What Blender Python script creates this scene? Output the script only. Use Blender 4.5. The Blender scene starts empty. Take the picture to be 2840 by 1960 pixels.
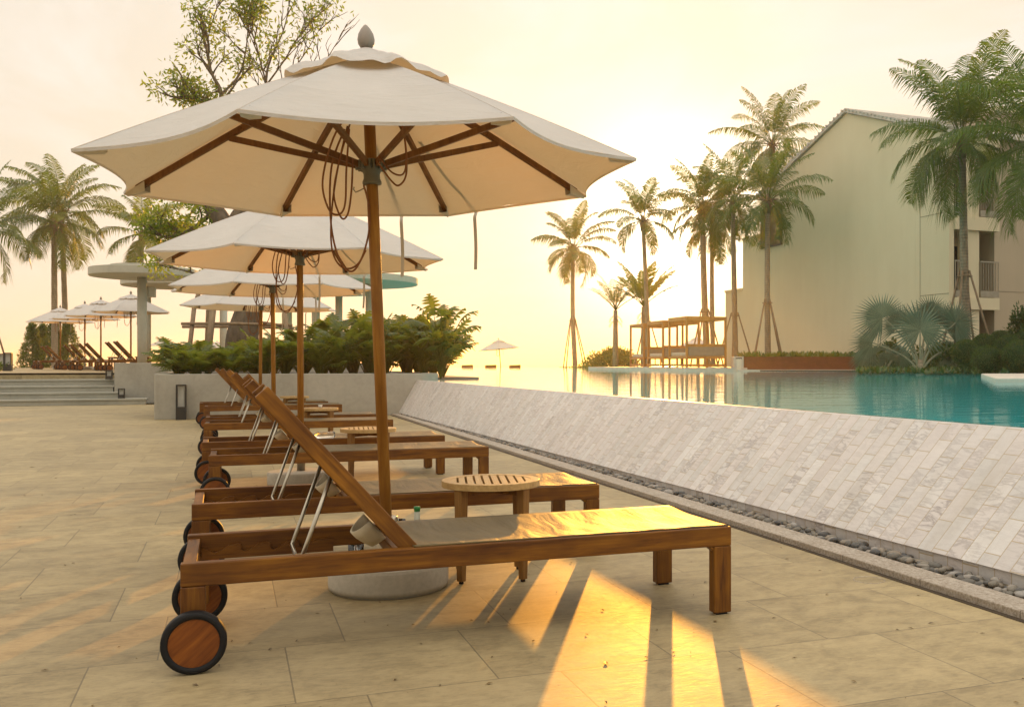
import bpy, math, random
from math import sin, cos, pi, radians, sqrt, atan2, floor
from mathutils import Vector, Matrix, noise

S = bpy.context.scene
C = S.collection
RND = random.Random(7)

# ------------------------------------------------------------------ camera, sky, sun, exposure
YAW = math.atan((1719 - 638) / 2732.0)          # camera looks this far to the right of +Y
SUN_AZ = radians(24.5)                            # clockwise from +Y
SUN_EL = radians(7.8)
cam_d = bpy.data.cameras.new('camera')
cam = bpy.data.objects.new('camera', cam_d); C.objects.link(cam)
cam.location = (0, 0, 1.0)
cam.rotation_euler = (radians(90), 0, -YAW)
cam_d.sensor_width = 36.0
cam_d.lens = 36.0 * 2732 / 2840
cam_d.shift_x = -299 / 2840
cam_d.shift_y = 26 / 2840
cam_d.clip_start = 0.05
cam_d.clip_end = 20000
S.camera = cam
S.view_settings.view_transform = 'Standard'
S.view_settings.look = 'None'
S.view_settings.exposure = 1.25
S.view_settings.gamma = 1.0
try:
    S.cycles.use_denoising = True
    S.cycles.max_bounces = 8
    S.cycles.transparent_max_bounces = 12
    S.cycles.caustics_reflective = False
    S.cycles.caustics_refractive = False
    S.cycles.sample_clamp_indirect = 6.0
except Exception:
    pass

SUN_DIR = Vector((sin(SUN_AZ) * cos(SUN_EL), cos(SUN_AZ) * cos(SUN_EL), sin(SUN_EL)))
sun_d = bpy.data.lights.new('sun', 'SUN')
sun = bpy.data.objects.new('sun', sun_d); C.objects.link(sun)
sun_d.energy = 2.7
sun_d.angle = radians(0.6)
sun_d.color = (1.0, 0.41, 0.045)
sun.rotation_euler = SUN_DIR.to_track_quat('Z', 'Y').to_euler()


class NT:
    """tiny node-tree helper"""
    def __init__(s, tree):
        s.t = tree; s.t.nodes.clear()
    def n(s, typ, ins=None, **attrs):
        nd = s.t.nodes.new(typ)
        for k, v in attrs.items():
            setattr(nd, k, v)
        for k, v in (ins or {}).items():
            s.set(nd, k, v)
        return nd
    def set(s, nd, k, v):
        sock = nd.inputs[k]
        if isinstance(v, bpy.types.NodeSocket):
            s.t.links.new(v, sock)
        elif isinstance(v, bpy.types.Node):
            s.t.links.new(v.outputs[0], sock)
        else:
            if hasattr(sock, 'default_value'):
                dv = sock.default_value
                if hasattr(dv, '__len__') and not isinstance(v, (tuple, list)):
                    v = (v,) * len(dv)
                if hasattr(dv, '__len__') and len(dv) == 4 and len(v) == 3:
                    v = tuple(v) + (1.0,)
            sock.default_value = v
    def m(s, op, a, b=None, c=None, clamp=False):
        nd = s.t.nodes.new('ShaderNodeMath'); nd.operation = op; nd.use_clamp = clamp
        s.set(nd, 0, a)
        if b is not None: s.set(nd, 1, b)
        if c is not None: s.set(nd, 2, c)
        return nd.outputs[0]
    def mix(s, f, a, b, mode='MIX'):
        nd = s.t.nodes.new('ShaderNodeMixRGB'); nd.blend_type = mode
        s.set(nd, 0, f); s.set(nd, 1, a); s.set(nd, 2, b)
        return nd.outputs[0]
    def ramp(s, f, stops, interp='LINEAR'):
        nd = s.t.nodes.new('ShaderNodeValToRGB'); nd.color_ramp.interpolation = interp
        e = nd.color_ramp.elements
        while len(e) < len(stops): e.new(0.5)
        for i, (p, c) in enumerate(stops):
            e[i].position = p
            if not hasattr(c, '__len__'): c = (c, c, c)
            e[i].color = tuple(c) + (1.0,) if len(c) == 3 else c
        s.set(nd, 0, f)
        return nd.outputs[0]
    def sep(s, v):
        nd = s.t.nodes.new('ShaderNodeSeparateXYZ'); s.set(nd, 0, v); return nd.outputs
    def comb(s, x, y, z):
        nd = s.t.nodes.new('ShaderNodeCombineXYZ'); s.set(nd, 0, x); s.set(nd, 1, y); s.set(nd, 2, z); return nd.outputs[0]
    def noise(s, vec, scale=5, detail=4, rough=0.5, dist=0.0, w=None, out=0):
        nd = s.t.nodes.new('ShaderNodeTexNoise')
        if w is not None:
            nd.noise_dimensions = '4D'; s.set(nd, 'W', w)
        s.set(nd, 'Vector', vec); s.set(nd, 'Scale', scale); s.set(nd, 'Detail', detail)
        s.set(nd, 'Roughness', rough); s.set(nd, 'Distortion', dist)
        return nd.outputs[out]
    def mapping(s, vec, loc=(0, 0, 0), rot=(0, 0, 0), scale=(1, 1, 1)):
        nd = s.t.nodes.new('ShaderNodeMapping'); s.set(nd, 'Vector', vec)
        nd.inputs['Location'].default_value = loc; nd.inputs['Rotation'].default_value = rot; nd.inputs['Scale'].default_value = scale
        return nd.outputs[0]


# sky
world = bpy.data.worlds.new('World'); S.world = world; world.use_nodes = True
w = NT(world.node_tree)
sky = w.n('ShaderNodeTexSky'); sky.sky_type = 'NISHITA'; sky.sun_disc = False
sky.sun_elevation = SUN_EL; sky.sun_rotation = SUN_AZ; sky.air_density = 1.0; sky.dust_density = 4.0; sky.ozone_density = 0.6
co = w.n('ShaderNodeTexCoord').outputs['Generated']
vd = w.n('ShaderNodeVectorMath', operation='NORMALIZE'); w.set(vd, 0, co)
dt = w.n('ShaderNodeVectorMath', operation='DOT_PRODUCT'); w.set(dt, 0, vd.outputs[0]); dt.inputs[1].default_value = SUN_DIR
cosang = w.m('MAXIMUM', dt.outputs['Value'], 0.0)
zz = w.sep(vd.outputs[0])[2]
# thin high cloud sheet, streaked, seen by perspective
inv = w.m('DIVIDE', 1.0, w.m('MAXIMUM', w.m('ADD', zz, 0.12), 0.02))
xx = w.sep(vd.outputs[0])
cl = w.comb(w.m('MULTIPLY', xx[0], inv), w.m('MULTIPLY', xx[1], inv), 0.0)
cn = w.noise(w.mapping(cl, scale=(1.0, 0.55, 1.0)), scale=2.2, detail=8, rough=0.6, dist=0.6)
cloud = w.ramp(cn, [(0.44, 0.0), (0.66, 1.0)])
cloudf = w.m('MULTIPLY', cloud, w.m('MULTIPLY_ADD', zz, 2.5, 0.0, clamp=True))
VEIL = (8.2, 6.9, 4.7)
veil = w.mix(w.m('MULTIPLY', zz, 2.2, clamp=True), (6.6, 5.8, 4.5), (6.4, 5.85, 5.05))
base = w.mix(0.95, sky.outputs[0], veil)
base = w.mix(w.m('MULTIPLY', cloudf, 1.0), base, (7.3, 6.75, 6.1))
# away from the sun the veil is dimmer
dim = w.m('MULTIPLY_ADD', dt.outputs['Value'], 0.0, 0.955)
# sky raised high overhead, out of view, as added fill light on the ground
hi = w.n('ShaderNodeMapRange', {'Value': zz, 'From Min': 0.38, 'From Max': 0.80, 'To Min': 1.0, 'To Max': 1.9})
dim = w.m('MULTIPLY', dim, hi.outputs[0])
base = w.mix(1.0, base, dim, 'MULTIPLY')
glow = w.m('ADD', w.m('MULTIPLY', w.m('POWER', cosang, 14.0), 0.12), w.m('MULTIPLY', w.m('POWER', cosang, 300.0), 16.0))
glowc = w.mix(1.0, (1.0, 0.86, 0.60), glow, 'MULTIPLY')
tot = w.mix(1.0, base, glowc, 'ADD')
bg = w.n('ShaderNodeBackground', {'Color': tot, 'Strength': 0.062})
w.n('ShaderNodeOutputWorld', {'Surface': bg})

# ------------------------------------------------------------------ helpers
CA, SA = cos(YAW), sin(YAW)
def at(px, py, d):
    """photo pixel and depth -> world point"""
    l = (px - 1719) / 2732 * d
    return Vector((l * CA + d * SA, -l * SA + d * CA, 1.0 - (py - 1006) * d / 2732))
def atd(dx, dy, d):
    return at(dx * 1.2278, dy * 1.2278, d)


class MB:
    def __init__(s):
        s.v = []; s.f = []; s.sm = []; s.uv = []
    def add(s, vs, fs, smooth=False, uvs=None):
        o = len(s.v); s.v += [tuple(x) for x in vs]
        for i, f in enumerate(fs):
            s.f.append(tuple(o + k for k in f)); s.sm.append(smooth)
            s.uv.append(uvs[i] if uvs else None)
        return s
    def box(s, x0, x1, y0, y1, z0, z1, M=None):
        vs = [Vector((x, y, z)) for z in (z0, z1) for y in (y0, y1) for x in (x0, x1)]
        if M is not None: vs = [M @ v for v in vs]
        return s.add(vs, [(0, 2, 3, 1), (4, 5, 7, 6), (0, 1, 5, 4), (2, 6, 7, 3), (0, 4, 6, 2), (1, 3, 7, 5)])
    def prism(s, poly, z0, z1, M=None):
        n = len(poly)
        vs = [Vector((x, y, z0)) for x, y in poly] + [Vector((x, y, z1)) for x, y in poly]
        if M is not None: vs = [M @ v for v in vs]
        fs = [tuple(reversed(range(n))), tuple(range(n, 2 * n))] + [(i, (i + 1) % n, n + (i + 1) % n, n + i) for i in range(n)]
        return s.add(vs, fs)
    def tube(s, pts, r, n=8, cap=True, smooth=True, closed=False):
        pts = [Vector(p) for p in pts]; m = len(pts)
        rs = r if hasattr(r, '__len__') else [r] * m
        vs = []; up = None
        for i, p in enumerate(pts):
            if closed: t = pts[(i + 1) % m] - pts[i - 1]
            else: t = pts[min(i + 1, m - 1)] - pts[max(i - 1, 0)]
            if t.length < 1e-9: t = Vector((0, 0, 1))
            t.normalize()
            if up is None:
                up = Vector((0, 0, 1)) if abs(t.z) < 0.9 else Vector((1, 0, 0))
            a = t.cross(up)
            if a.length < 1e-6: a = t.orthogonal()
            a.normalize(); b = a.cross(t); b.normalize(); up = b
            for k in range(n):
                q = 2 * pi * k / n
                vs.append(p + (a * cos(q) + b * sin(q)) * rs[i])
        fs = []
        for i in range(m if closed else m - 1):
            j = (i + 1) % m
            for k in range(n):
                fs.append((i * n + k, i * n + (k + 1) % n, j * n + (k + 1) % n, j * n + k))
        s.add(vs, fs, smooth)
        if cap and not closed:
            o = len(s.v) - len(vs)
            s.f.append(tuple(o + k for k in reversed(range(n)))); s.sm.append(False); s.uv.append(None)
            s.f.append(tuple(o + (m - 1) * n + k for k in range(n))); s.sm.append(False); s.uv.append(None)
        return s
    def lathe(s, prof, n=24, M=None, smooth=True, caps=True):
        vs = []
        for r, z in prof:
            for k in range(n):
                q = 2 * pi * k / n
                v = Vector((r * cos(q), r * sin(q), z))
                vs.append(M @ v if M is not None else v)
        fs = [(i * n + k, i * n + (k + 1) % n, (i + 1) * n + (k + 1) % n, (i + 1) * n + k) for i in range(len(prof) - 1) for k in range(n)]
        s.add(vs, fs, smooth)
        o = len(s.v) - len(vs)
        if caps and prof[0][0] > 1e-4: s.f.append(tuple(o + k for k in reversed(range(n)))); s.sm.append(False); s.uv.append(None)
        if caps and prof[-1][0] > 1e-4:
            b = o + (len(prof) - 1) * n
            s.f.append(tuple(b + k for k in range(n))); s.sm.append(False); s.uv.append(None)
        return s
    def build(s, name, mat, parent=None, bevel=0, loc=None):
        me = bpy.data.meshes.new(name)
        me.from_pydata(s.v, [], s.f)
        me.polygons.foreach_set('use_smooth', s.sm)
        if any(u is not None for u in s.uv):
            lay = me.uv_layers.new(name='UVMap')
            for p, u in zip(me.polygons, s.uv):
                if u:
                    for li, c in zip(p.loop_indices, u): lay.data[li].uv = c
        me.materials.append(mat)
        o = bpy.data.objects.new(name, me); C.objects.link(o)
        if parent is not None: o.parent = parent
        if loc is not None: o.location = loc
        if bevel:
            b = o.modifiers.new('bevel', 'BEVEL'); b.width = bevel; b.segments = 2; b.limit_method = 'ANGLE'
        return o

def tag(o, label=None, cat=None, group=None, kind=None):
    if label: o['label'] = label
    if cat: o['category'] = cat
    if group: o['group'] = group
    if kind: o['kind'] = kind
    return o
def empty(name, loc=(0, 0, 0), rz=0.0, label=None, cat=None, group=None):
    o = bpy.data.objects.new(name, None); C.objects.link(o)
    o.empty_display_size = 0.1
    o.location = loc; o.rotation_euler = (0, 0, rz)
    return tag(o, label, cat, group)
def copy_tree(o, parent=None):
    c = o.copy(); C.objects.link(c)
    if parent is not None: c.parent = parent
    for ch in o.children: copy_tree(ch, c)
    return c
def smooth_path(pts, k=6):
    """Catmull-Rom through the points"""
    P = [Vector(p) for p in pts]; out = []
    for i in range(len(P) - 1):
        a = P[max(i - 1, 0)]; b = P[i]; c = P[i + 1]; d = P[min(i + 2, len(P) - 1)]
        for j in range(k):
            t = j / k
            out.append(0.5 * ((2 * b) + (c - a) * t + (2 * a - 5 * b + 4 * c - d) * t * t + (3 * b - a - 3 * c + d) * t ** 3))
    out.append(P[-1]); return out

# ------------------------------------------------------------------ materials
def mat(name):
    m = bpy.data.materials.new(name); m.use_nodes = True
    return m, NT(m.node_tree)
def finish(t, bs):
    t.n('ShaderNodeOutputMaterial', {'Surface': bs})
def principled(t, **k):
    b = t.n('ShaderNodeBsdfPrincipled')
    for a, v in k.items(): t.set(b, {'col': 'Base Color', 'rough': 'Roughness', 'metal': 'Metallic', 'normal': 'Normal', 'ior': 'IOR',
                                      'coat': 'Coat Weight', 'coatr': 'Coat Roughness', 'trans': 'Transmission Weight', 'spec': 'Specular IOR Level',
                                      'sheen': 'Sheen Weight', 'alpha': 'Alpha'}[a], v)
    return b
def bump(t, h, strength=0.3, dist=0.01):
    return t.n('ShaderNodeBump', {'Height': h, 'Strength': strength, 'Distance': dist}).outputs[0]
def obj_co(t): return t.n('ShaderNodeTexCoord').outputs['Object']
def rnd_obj(t): return t.n('ShaderNodeObjectInfo').outputs['Random']

def wood(name, axis='x', dark=(0.050, 0.013, 0.002), mid=(0.16, 0.058, 0.004), light=(0.28, 0.118, 0.009), rot=0.0, rough=0.38):
    m, t = mat(name); c = obj_co(t)
    if rot: c = t.mapping(c, rot=(0, rot, 0))
    sc = {'x': (1.2, 16, 16), 'y': (16, 1.2, 16), 'z': (16, 16, 1.2)}[axis]
    c2 = t.mapping(c, scale=sc)
    w_ = t.m('MULTIPLY', rnd_obj(t), 37.0)
    n1 = t.noise(c2, 1.6, 5, 0.6, 1.2, w=w_)
    n2 = t.noise(c2, 7.0, 3, 0.6, 0.3, w=w_)
    n3 = t.noise(t.mapping(c, scale=(2.5, 2.5, 2.5)), 1.5, 3, 0.6, 0.0, w=w_)
    f = t.m('ADD', t.m('MULTIPLY', n1, 0.65), t.m('MULTIPLY', n2, 0.35))
    col = t.ramp(f, [(0.32, dark), (0.50, mid), (0.70, light)])
    col = t.mix(t.ramp(n3, [(0.45, 0.0), (0.68, 0.6)]), col, dark)
    r = t.m('MULTIPLY_ADD', n2, 0.25, rough)
    finish(t, principled(t, col=col, rough=r, normal=bump(t, n2, 0.15, 0.004), coat=0.04, coatr=0.3, spec=0.3))
    return m
WOOD_X = wood('teak_along_x', 'x')
WOOD_Y = wood('teak_along_y', 'y')
WOOD_Z = wood('teak_along_z', 'z')
WOOD_BACK = wood('teak_backrest', 'x', rot=-radians(48.5), mid=(0.21, 0.080, 0.006), light=(0.34, 0.145, 0.012))
WOOD_HUB = wood('teak_wheel', 'x', rot=0.75, dark=(0.06, 0.014, 0.002), mid=(0.18, 0.05, 0.006), light=(0.30, 0.10, 0.011))
WOOD_POLE = wood('teak_pole', 'z', dark=(0.22, 0.085, 0.012), mid=(0.34, 0.15, 0.022), light=(0.46, 0.23, 0.04))
WOOD_TABLE = wood('pale_teak_top', 'y', dark=(0.34, 0.20, 0.07), mid=(0.50, 0.33, 0.13), light=(0.62, 0.44, 0.20))
WOOD_RIB = wood('teak_rib', 'z', dark=(0.11, 0.042, 0.010), mid=(0.19, 0.078, 0.018), light=(0.27, 0.12, 0.03))
WOOD_FRAME = wood('daybed_timber', 'z', dark=(0.28, 0.12, 0.03), mid=(0.40, 0.19, 0.05), light=(0.5, 0.26, 0.08))
WOOD_PLANTER = wood('corten_planter', 'x', dark=(0.10, 0.03, 0.012), mid=(0.15, 0.048, 0.02), light=(0.20, 0.07, 0.03), rough=0.7)

def plain(name, col, rough=0.6, metal=0.0, var=0.12, scale=6.0, bmp=0.0, **k):
    m, t = mat(name); c = obj_co(t)
    n = t.noise(c, scale, 5, 0.6)
    lo = tuple(x * (1 - var) for x in col); hi = tuple(min(1, x * (1 + var)) for x in col)
    cc = t.ramp(n, [(0.3, lo), (0.7, hi)])
    kw = dict(k)
    if bmp: kw['normal'] = bump(t, t.noise(c, scale * 8, 4, 0.7), bmp, 0.005)
    finish(t, principled(t, col=cc, rough=rough, metal=metal, **kw)); return m

def canvas_mat():
    m, t = mat('white_canvas'); c = obj_co(t)
    n = t.noise(c, 3.0, 5, 0.6); fine = t.noise(c, 220.0, 2, 0.5)
    wr = t.noise(t.mapping(c, scale=(1, 1, 4)), 6.0, 4, 0.55, 0.8)
    col = t.ramp(n, [(0.25, (0.56, 0.55, 0.52)), (0.75, (0.64, 0.63, 0.60))])
    nm = bump(t, t.m('ADD', t.m('MULTIPLY', wr, 1.0), t.m('MULTIPLY', fine, 0.03)), 0.55, 0.018)
    b = principled(t, col=col, rough=0.85, normal=nm)
    tr = t.n('ShaderNodeBsdfTranslucent', {'Color': (0.80, 0.52, 0.24), 'Normal': nm})
    mx = t.n('ShaderNodeMixShader', {0: 0.25, 1: b, 2: tr})
    finish(t, mx); return m
CANVAS = canvas_mat()
CANVAS_TRIM = plain('canvas_trim', (0.60, 0.55, 0.46), 0.9)

def sling_mat():
    m, t = mat('taupe_mesh_sling'); c = obj_co(t)
    ck = t.n('ShaderNodeTexWave', {'Vector': c, 'Scale': 140.0}); ck.bands_direction = 'Y'
    ck2 = t.n('ShaderNodeTexWave', {'Vector': c, 'Scale': 140.0}); ck2.bands_direction = 'X'
    n = t.noise(c, 4, 4, 0.5, w=t.m('MULTIPLY', rnd_obj(t), 9.0))
    col = t.ramp(n, [(0.3, (0.090, 0.068, 0.030)), (0.7, (0.145, 0.108, 0.044))])
    wr = t.noise(t.mapping(c, scale=(5, 1.3, 1)), 2.0, 3, 0.5, 0.6, w=t.m('MULTIPLY', rnd_obj(t), 9.0))
    h = t.m('ADD', t.m('MULTIPLY', wr, 1.0), t.m('MULTIPLY', t.m('ADD', ck.outputs[1], ck2.outputs[1]), 0.010))
    finish(t, principled(t, col=col, rough=0.50, normal=bump(t, h, 0.7, 0.03), spec=0.25)); return m
SLING = sling_mat()
STEEL = plain('brushed_steel', (0.42, 0.38, 0.30), 0.32, 1.0)
DARK_METAL = plain('black_metal', (0.02, 0.02, 0.018), 0.45)
RUBBER = plain('black_rubber', (0.008, 0.008, 0.009), 0.6, spec=0.25)
HUBP = plain('grey_plastic_hub', (0.16, 0.15, 0.11), 0.5)
ROPE = plain('brown_rope', (0.24, 0.09, 0.03), 0.85)
POUCH = plain('cream_pouch', (0.50, 0.42, 0.28), 0.75)
FINIAL = plain('grey_finial', (0.26, 0.22, 0.18), 0.5)
CONC_BASE = plain('speckled_concrete', (0.43, 0.39, 0.31), 0.8, var=0.10, scale=45, bmp=0.12)

def concrete(name, a=(0.31, 0.295, 0.245), b=(0.43, 0.41, 0.345)):
    m, t = mat(name); c = obj_co(t)
    n = t.noise(c, 1.1, 6, 0.65, 0.4); n2 = t.noise(c, 14, 5, 0.6)
    col = t.ramp(t.m('ADD', t.m('MULTIPLY', n, 0.7), t.m('MULTIPLY', n2, 0.3)), [(0.32, a), (0.66, b)])
    st = t.noise(t.mapping(c, scale=(6, 6, 0.5)), 1.2, 4, 0.6)
    col = t.mix(t.ramp(st, [(0.55, 0.0), (0.75, 0.25)]), col, tuple(x * 0.7 for x in a))
    finish(t, principled(t, col=col, rough=0.8, normal=bump(t, n2, 0.25, 0.004))); return m
CONCRETE = concrete('planter_concrete')
CONC_ROOF = concrete('roof_concrete', (0.40, 0.39, 0.32), (0.48, 0.47, 0.39))
STEP_STONE = concrete('step_stone', (0.30, 0.30, 0.25), (0.40, 0.39, 0.33))

def paving(name='beige_stone_paving'):
    m, t = mat(name); c = obj_co(t); x, y, z = t.sep(c)
    T = 0.6125
    ry = t.m('DIVIDE', t.m('SUBTRACT', y, 3.045), T); row = t.m('FLOOR', ry); fy = t.m('SUBTRACT', ry, row)
    ph = t.m('MULTIPLY_ADD', t.m('FLOORED_MODULO', row, 2.0), 0.205, 0.18)
    rx = t.m('DIVIDE', t.m('SUBTRACT', x, ph), T); colm = t.m('FLOOR', rx); fx = t.m('SUBTRACT', rx, colm)
    ex = t.m('MINIMUM', fx, t.m('SUBTRACT', 1.0, fx)); ey = t.m('MINIMUM', fy, t.m('SUBTRACT', 1.0, fy))
    e = t.m('MINIMUM', ex, ey)
    joint = t.m('LESS_THAN', e, 0.0042)
    wn = t.n('ShaderNodeTexWhiteNoise', {'Vector': t.comb(row, colm, 0.0)}, noise_dimensions='2D')
    rv = wn.outputs[0]
    w_ = t.m('MULTIPLY', rv, 23.0)
    n1 = t.noise(t.mapping(c, scale=(1.0, 1.5, 1)), 5.0, 8, 0.72, 0.5, w=w_)
    n2 = t.noise(t.mapping(c, scale=(1, 3.0, 1)), 22, 6, 0.75, 0.6, w=w_)
    n3 = t.noise(c, 0.45, 5, 0.6)
    sp = t.noise(c, 55, 3, 0.7)
    f = t.m('ADD', t.m('MULTIPLY', n1, 0.55), t.m('MULTIPLY', n2, 0.45))
    col = t.ramp(f, [(0.42, (0.165, 0.126, 0.062)), (0.49, (0.320, 0.250, 0.128)), (0.57, (0.450, 0.355, 0.188))])
    col = t.mix(0.48, col, t.ramp(rv, [(0.0, (0.275, 0.214, 0.114)), (1.0, (0.405, 0.32, 0.172))]))
    col = t.mix(t.ramp(n3, [(0.4, 0.0), (0.7, 0.30)]), col, (0.15, 0.13, 0.095))
    col = t.mix(t.ramp(sp, [(0.66, 0.0), (0.74, 0.6)]), col, (0.10, 0.08, 0.05))
    col = t.mix(t.m('MULTIPLY', joint, 0.6), col, (0.10, 0.08, 0.055))
    h = t.m('SUBTRACT', t.m('ADD', t.m('MULTIPLY', n2, 0.45), t.m('MULTIPLY', n1, 0.3)), t.m('MULTIPLY', joint, 0.8))
    r = t.m('MULTIPLY_ADD', n2, 0.35, 0.42)
    finish(t, principled(t, col=col, rough=r, spec=0.28, normal=bump(t, h, 0.55, 0.005))); return m
PAVING = paving()

def marble_wall():
    m, t = mat('marble_wall_tile'); uv = t.n('ShaderNodeTexCoord').outputs['UV']; u, v, _ = t.sep(uv)
    W, L = 0.102, 0.205
    ru = t.m('DIVIDE', u, W); cu = t.m('FLOOR', ru); fu = t.m('SUBTRACT', ru, cu)
    wc = t.n('ShaderNodeTexWhiteNoise', {'W': cu}, noise_dimensions='1D')
    off = t.m('ADD', t.m('MULTIPLY', cu, 0.37), t.m('MULTIPLY', wc.outputs[0], 0.22))
    rv = t.m('ADD', t.m('DIVIDE', v, L), off); cv = t.m('FLOOR', rv); fv = t.m('SUBTRACT', rv, cv)
    eu = t.m('MULTIPLY', t.m('MINIMUM', fu, t.m('SUBTRACT', 1.0, fu)), W)
    ev = t.m('MULTIPLY', t.m('MINIMUM', fv, t.m('SUBTRACT', 1.0, fv)), L)
    g = t.m('LESS_THAN', t.m('MINIMUM', eu, ev), 0.0024)
    wn = t.n('ShaderNodeTexWhiteNoise', {'Vector': t.comb(cu, cv, 0.0)}, noise_dimensions='2D')
    r = wn.outputs[0]; rc = t.sep(wn.outputs[1])
    vec = t.comb(u, v, 0.0)
    w_ = t.m('MULTIPLY', r, 61.0)
    n1 = t.noise(t.mapping(vec, rot=(0, 0, 0.6), scale=(0.9, 3.6, 1)), 5.0, 5, 0.6, 1.0, w=w_)
    vein = t.ramp(t.m('ABSOLUTE', t.m('SUBTRACT', n1, 0.5)), [(0.0, 1.0), (0.02, 0.6), (0.07, 0.0)])
    n2 = t.noise(vec, 6, 4, 0.6, 0.8, w=w_)
    basec = t.mix(r, (0.54, 0.53, 0.51), (0.655, 0.64, 0.615))
    basec = t.mix(t.m('MULTIPLY', rc[1], 0.5), basec, (0.57, 0.50, 0.47))
    basec = t.mix(t.ramp(n2, [(0.5, 0.0), (0.8, 0.3)]), basec, (0.50, 0.47, 0.455))
    amt = t.m('MULTIPLY', vein, t.ramp(rc[2], [(0.3, 0.12), (0.9, 0.5), (1.0, 0.8)]))
    col = t.mix(amt, basec, (0.24, 0.21, 0.20))
    col = t.mix(t.m('MULTIPLY', g, 0.9), col, (0.40, 0.31, 0.18))
    stn = t.noise(t.mapping(vec, scale=(3.0, 0.5, 1)), 1.6, 5, 0.65, 0.3)
    col = t.mix(t.ramp(stn, [(0.5, 0.0), (0.75, 0.45)]), col, (0.36, 0.31, 0.235))
    h = t.m('ADD', t.m('MULTIPLY', t.m('SUBTRACT', 1.0, g), 0.6), t.m('MULTIPLY', r, 0.1))
    finish(t, principled(t, col=col, rough=t.m('MULTIPLY_ADD', n2, 0.3, 0.3), normal=bump(t, h, 0.5, 0.004))); return m
MARBLE = marble_wall()

def kerb_mat():
    m, t = mat('kerb_granite'); c = obj_co(t); x, y, z = t.sep(c)
    n = t.noise(c, 70, 4, 0.75); n2 = t.noise(c, 5, 4, 0.6)
    col = t.ramp(n, [(0.32, (0.17, 0.13, 0.09)), (0.5, (0.36, 0.31, 0.25)), (0.7, (0.52, 0.47, 0.40))])
    col = t.mix(t.ramp(n2, [(0.4, 0.0), (0.75, 0.35)]), col, (0.20, 0.16, 0.11))
    fy = t.m('FRACT', t.m('DIVIDE', y, 0.6))
    col = t.mix(t.m('MULTIPLY', t.m('LESS_THAN', fy, 0.008), 0.8), col, (0.08, 0.06, 0.04))
    finish(t, principled(t, col=col, rough=0.75, normal=bump(t, n, 0.4, 0.003))); return m
KERB = kerb_mat()

def water_mat():
    m, t = mat('pool_water'); c = obj_co(t)
    n1 = t.noise(t.mapping(c, rot=(0, 0, YAW), scale=(0.6, 2.2, 1)), 1.3, 3, 0.55, 0.4)
    n2 = t.noise(t.mapping(c, rot=(0, 0, 0.1), scale=(1, 2.5, 1)), 5.0, 2, 0.5, 0.3)
    h = t.m('ADD', n1, t.m('MULTIPLY', n2, 0.25))
    nm = bump(t, h, 0.22, 0.02)
    n3 = t.noise(c, 0.25, 3, 0.5)
    col = t.ramp(n3, [(0.3, (0.0, 0.36, 0.42)), (0.7, (0.0, 0.50, 0.54))])
    finish(t, principled(t, col=col, rough=0.02, ior=1.33, normal=nm)); return m
WATER = water_mat()
def sea_mat():
    m, t = mat('sea_water'); c = obj_co(t)
    n1 = t.noise(t.mapping(c, scale=(0.3, 1, 1)), 0.5, 4, 0.6)
    finish(t, principled(t, col=(0.10, 0.12, 0.10), rough=0.18, ior=1.33, normal=bump(t, n1, 0.5, 0.3))); return m
SEA = sea_mat()

def leaf_mat(name, a, b, trans=0.4, tcol=None, rough=0.45):
    m, t = mat(name); c = obj_co(t)
    g = t.n('ShaderNodeNewGeometry').outputs['Random Per Island']
    n = t.noise(c, 1.2, 3, 0.6)
    f = t.m('ADD', t.m('MULTIPLY', g, 0.6), t.m('MULTIPLY', n, 0.4))
    col = t.ramp(f, [(0.15, a), (0.85, b)])
    bs = principled(t, col=col, rough=rough)
    tc = tcol or (b[0] * 2.2, b[1] * 2.0, b[2] * 0.8)
    tr = t.n('ShaderNodeBsdfTranslucent', {'Color': t.mix(f, tuple(x * 0.7 for x in tc), tc)})
    finish(t, t.n('ShaderNodeMixShader', {0: trans, 1: bs, 2: tr})); return m
PALM = leaf_mat('palm_leaf', (0.026, 0.070, 0.005), (0.075, 0.140, 0.010), 0.36, (0.26, 0.34, 0.015))
PALM_DRY = leaf_mat('dry_palm_leaf', (0.16, 0.09, 0.03), (0.25, 0.15, 0.05), 0.35, (0.4, 0.22, 0.06))
PHILO = leaf_mat('philodendron_leaf', (0.035, 0.075, 0.010), (0.085, 0.14, 0.020), 0.42, (0.28, 0.32, 0.03))
TREE_LEAF = leaf_mat('tree_leaf', (0.045, 0.095, 0.010), (0.10, 0.17, 0.020), 0.55, (0.30, 0.40, 0.02))
BUSH_LEAF = leaf_mat('bush_leaf', (0.05, 0.10, 0.012), (0.10, 0.19, 0.025), 0.35, (0.28, 0.32, 0.03))
DARK_LEAF = leaf_mat('dark_bush_leaf', (0.03, 0.07, 0.010), (0.07, 0.13, 0.018), 0.25, (0.10, 0.14, 0.02))
FAN = leaf_mat('silver_fan_leaf', (0.09, 0.14, 0.085), (0.17, 0.235, 0.15), 0.25, (0.14, 0.18, 0.09), rough=0.55)
FAN_STEM = plain('fan_palm_stem', (0.20, 0.21, 0.13), 0.6)
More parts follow.
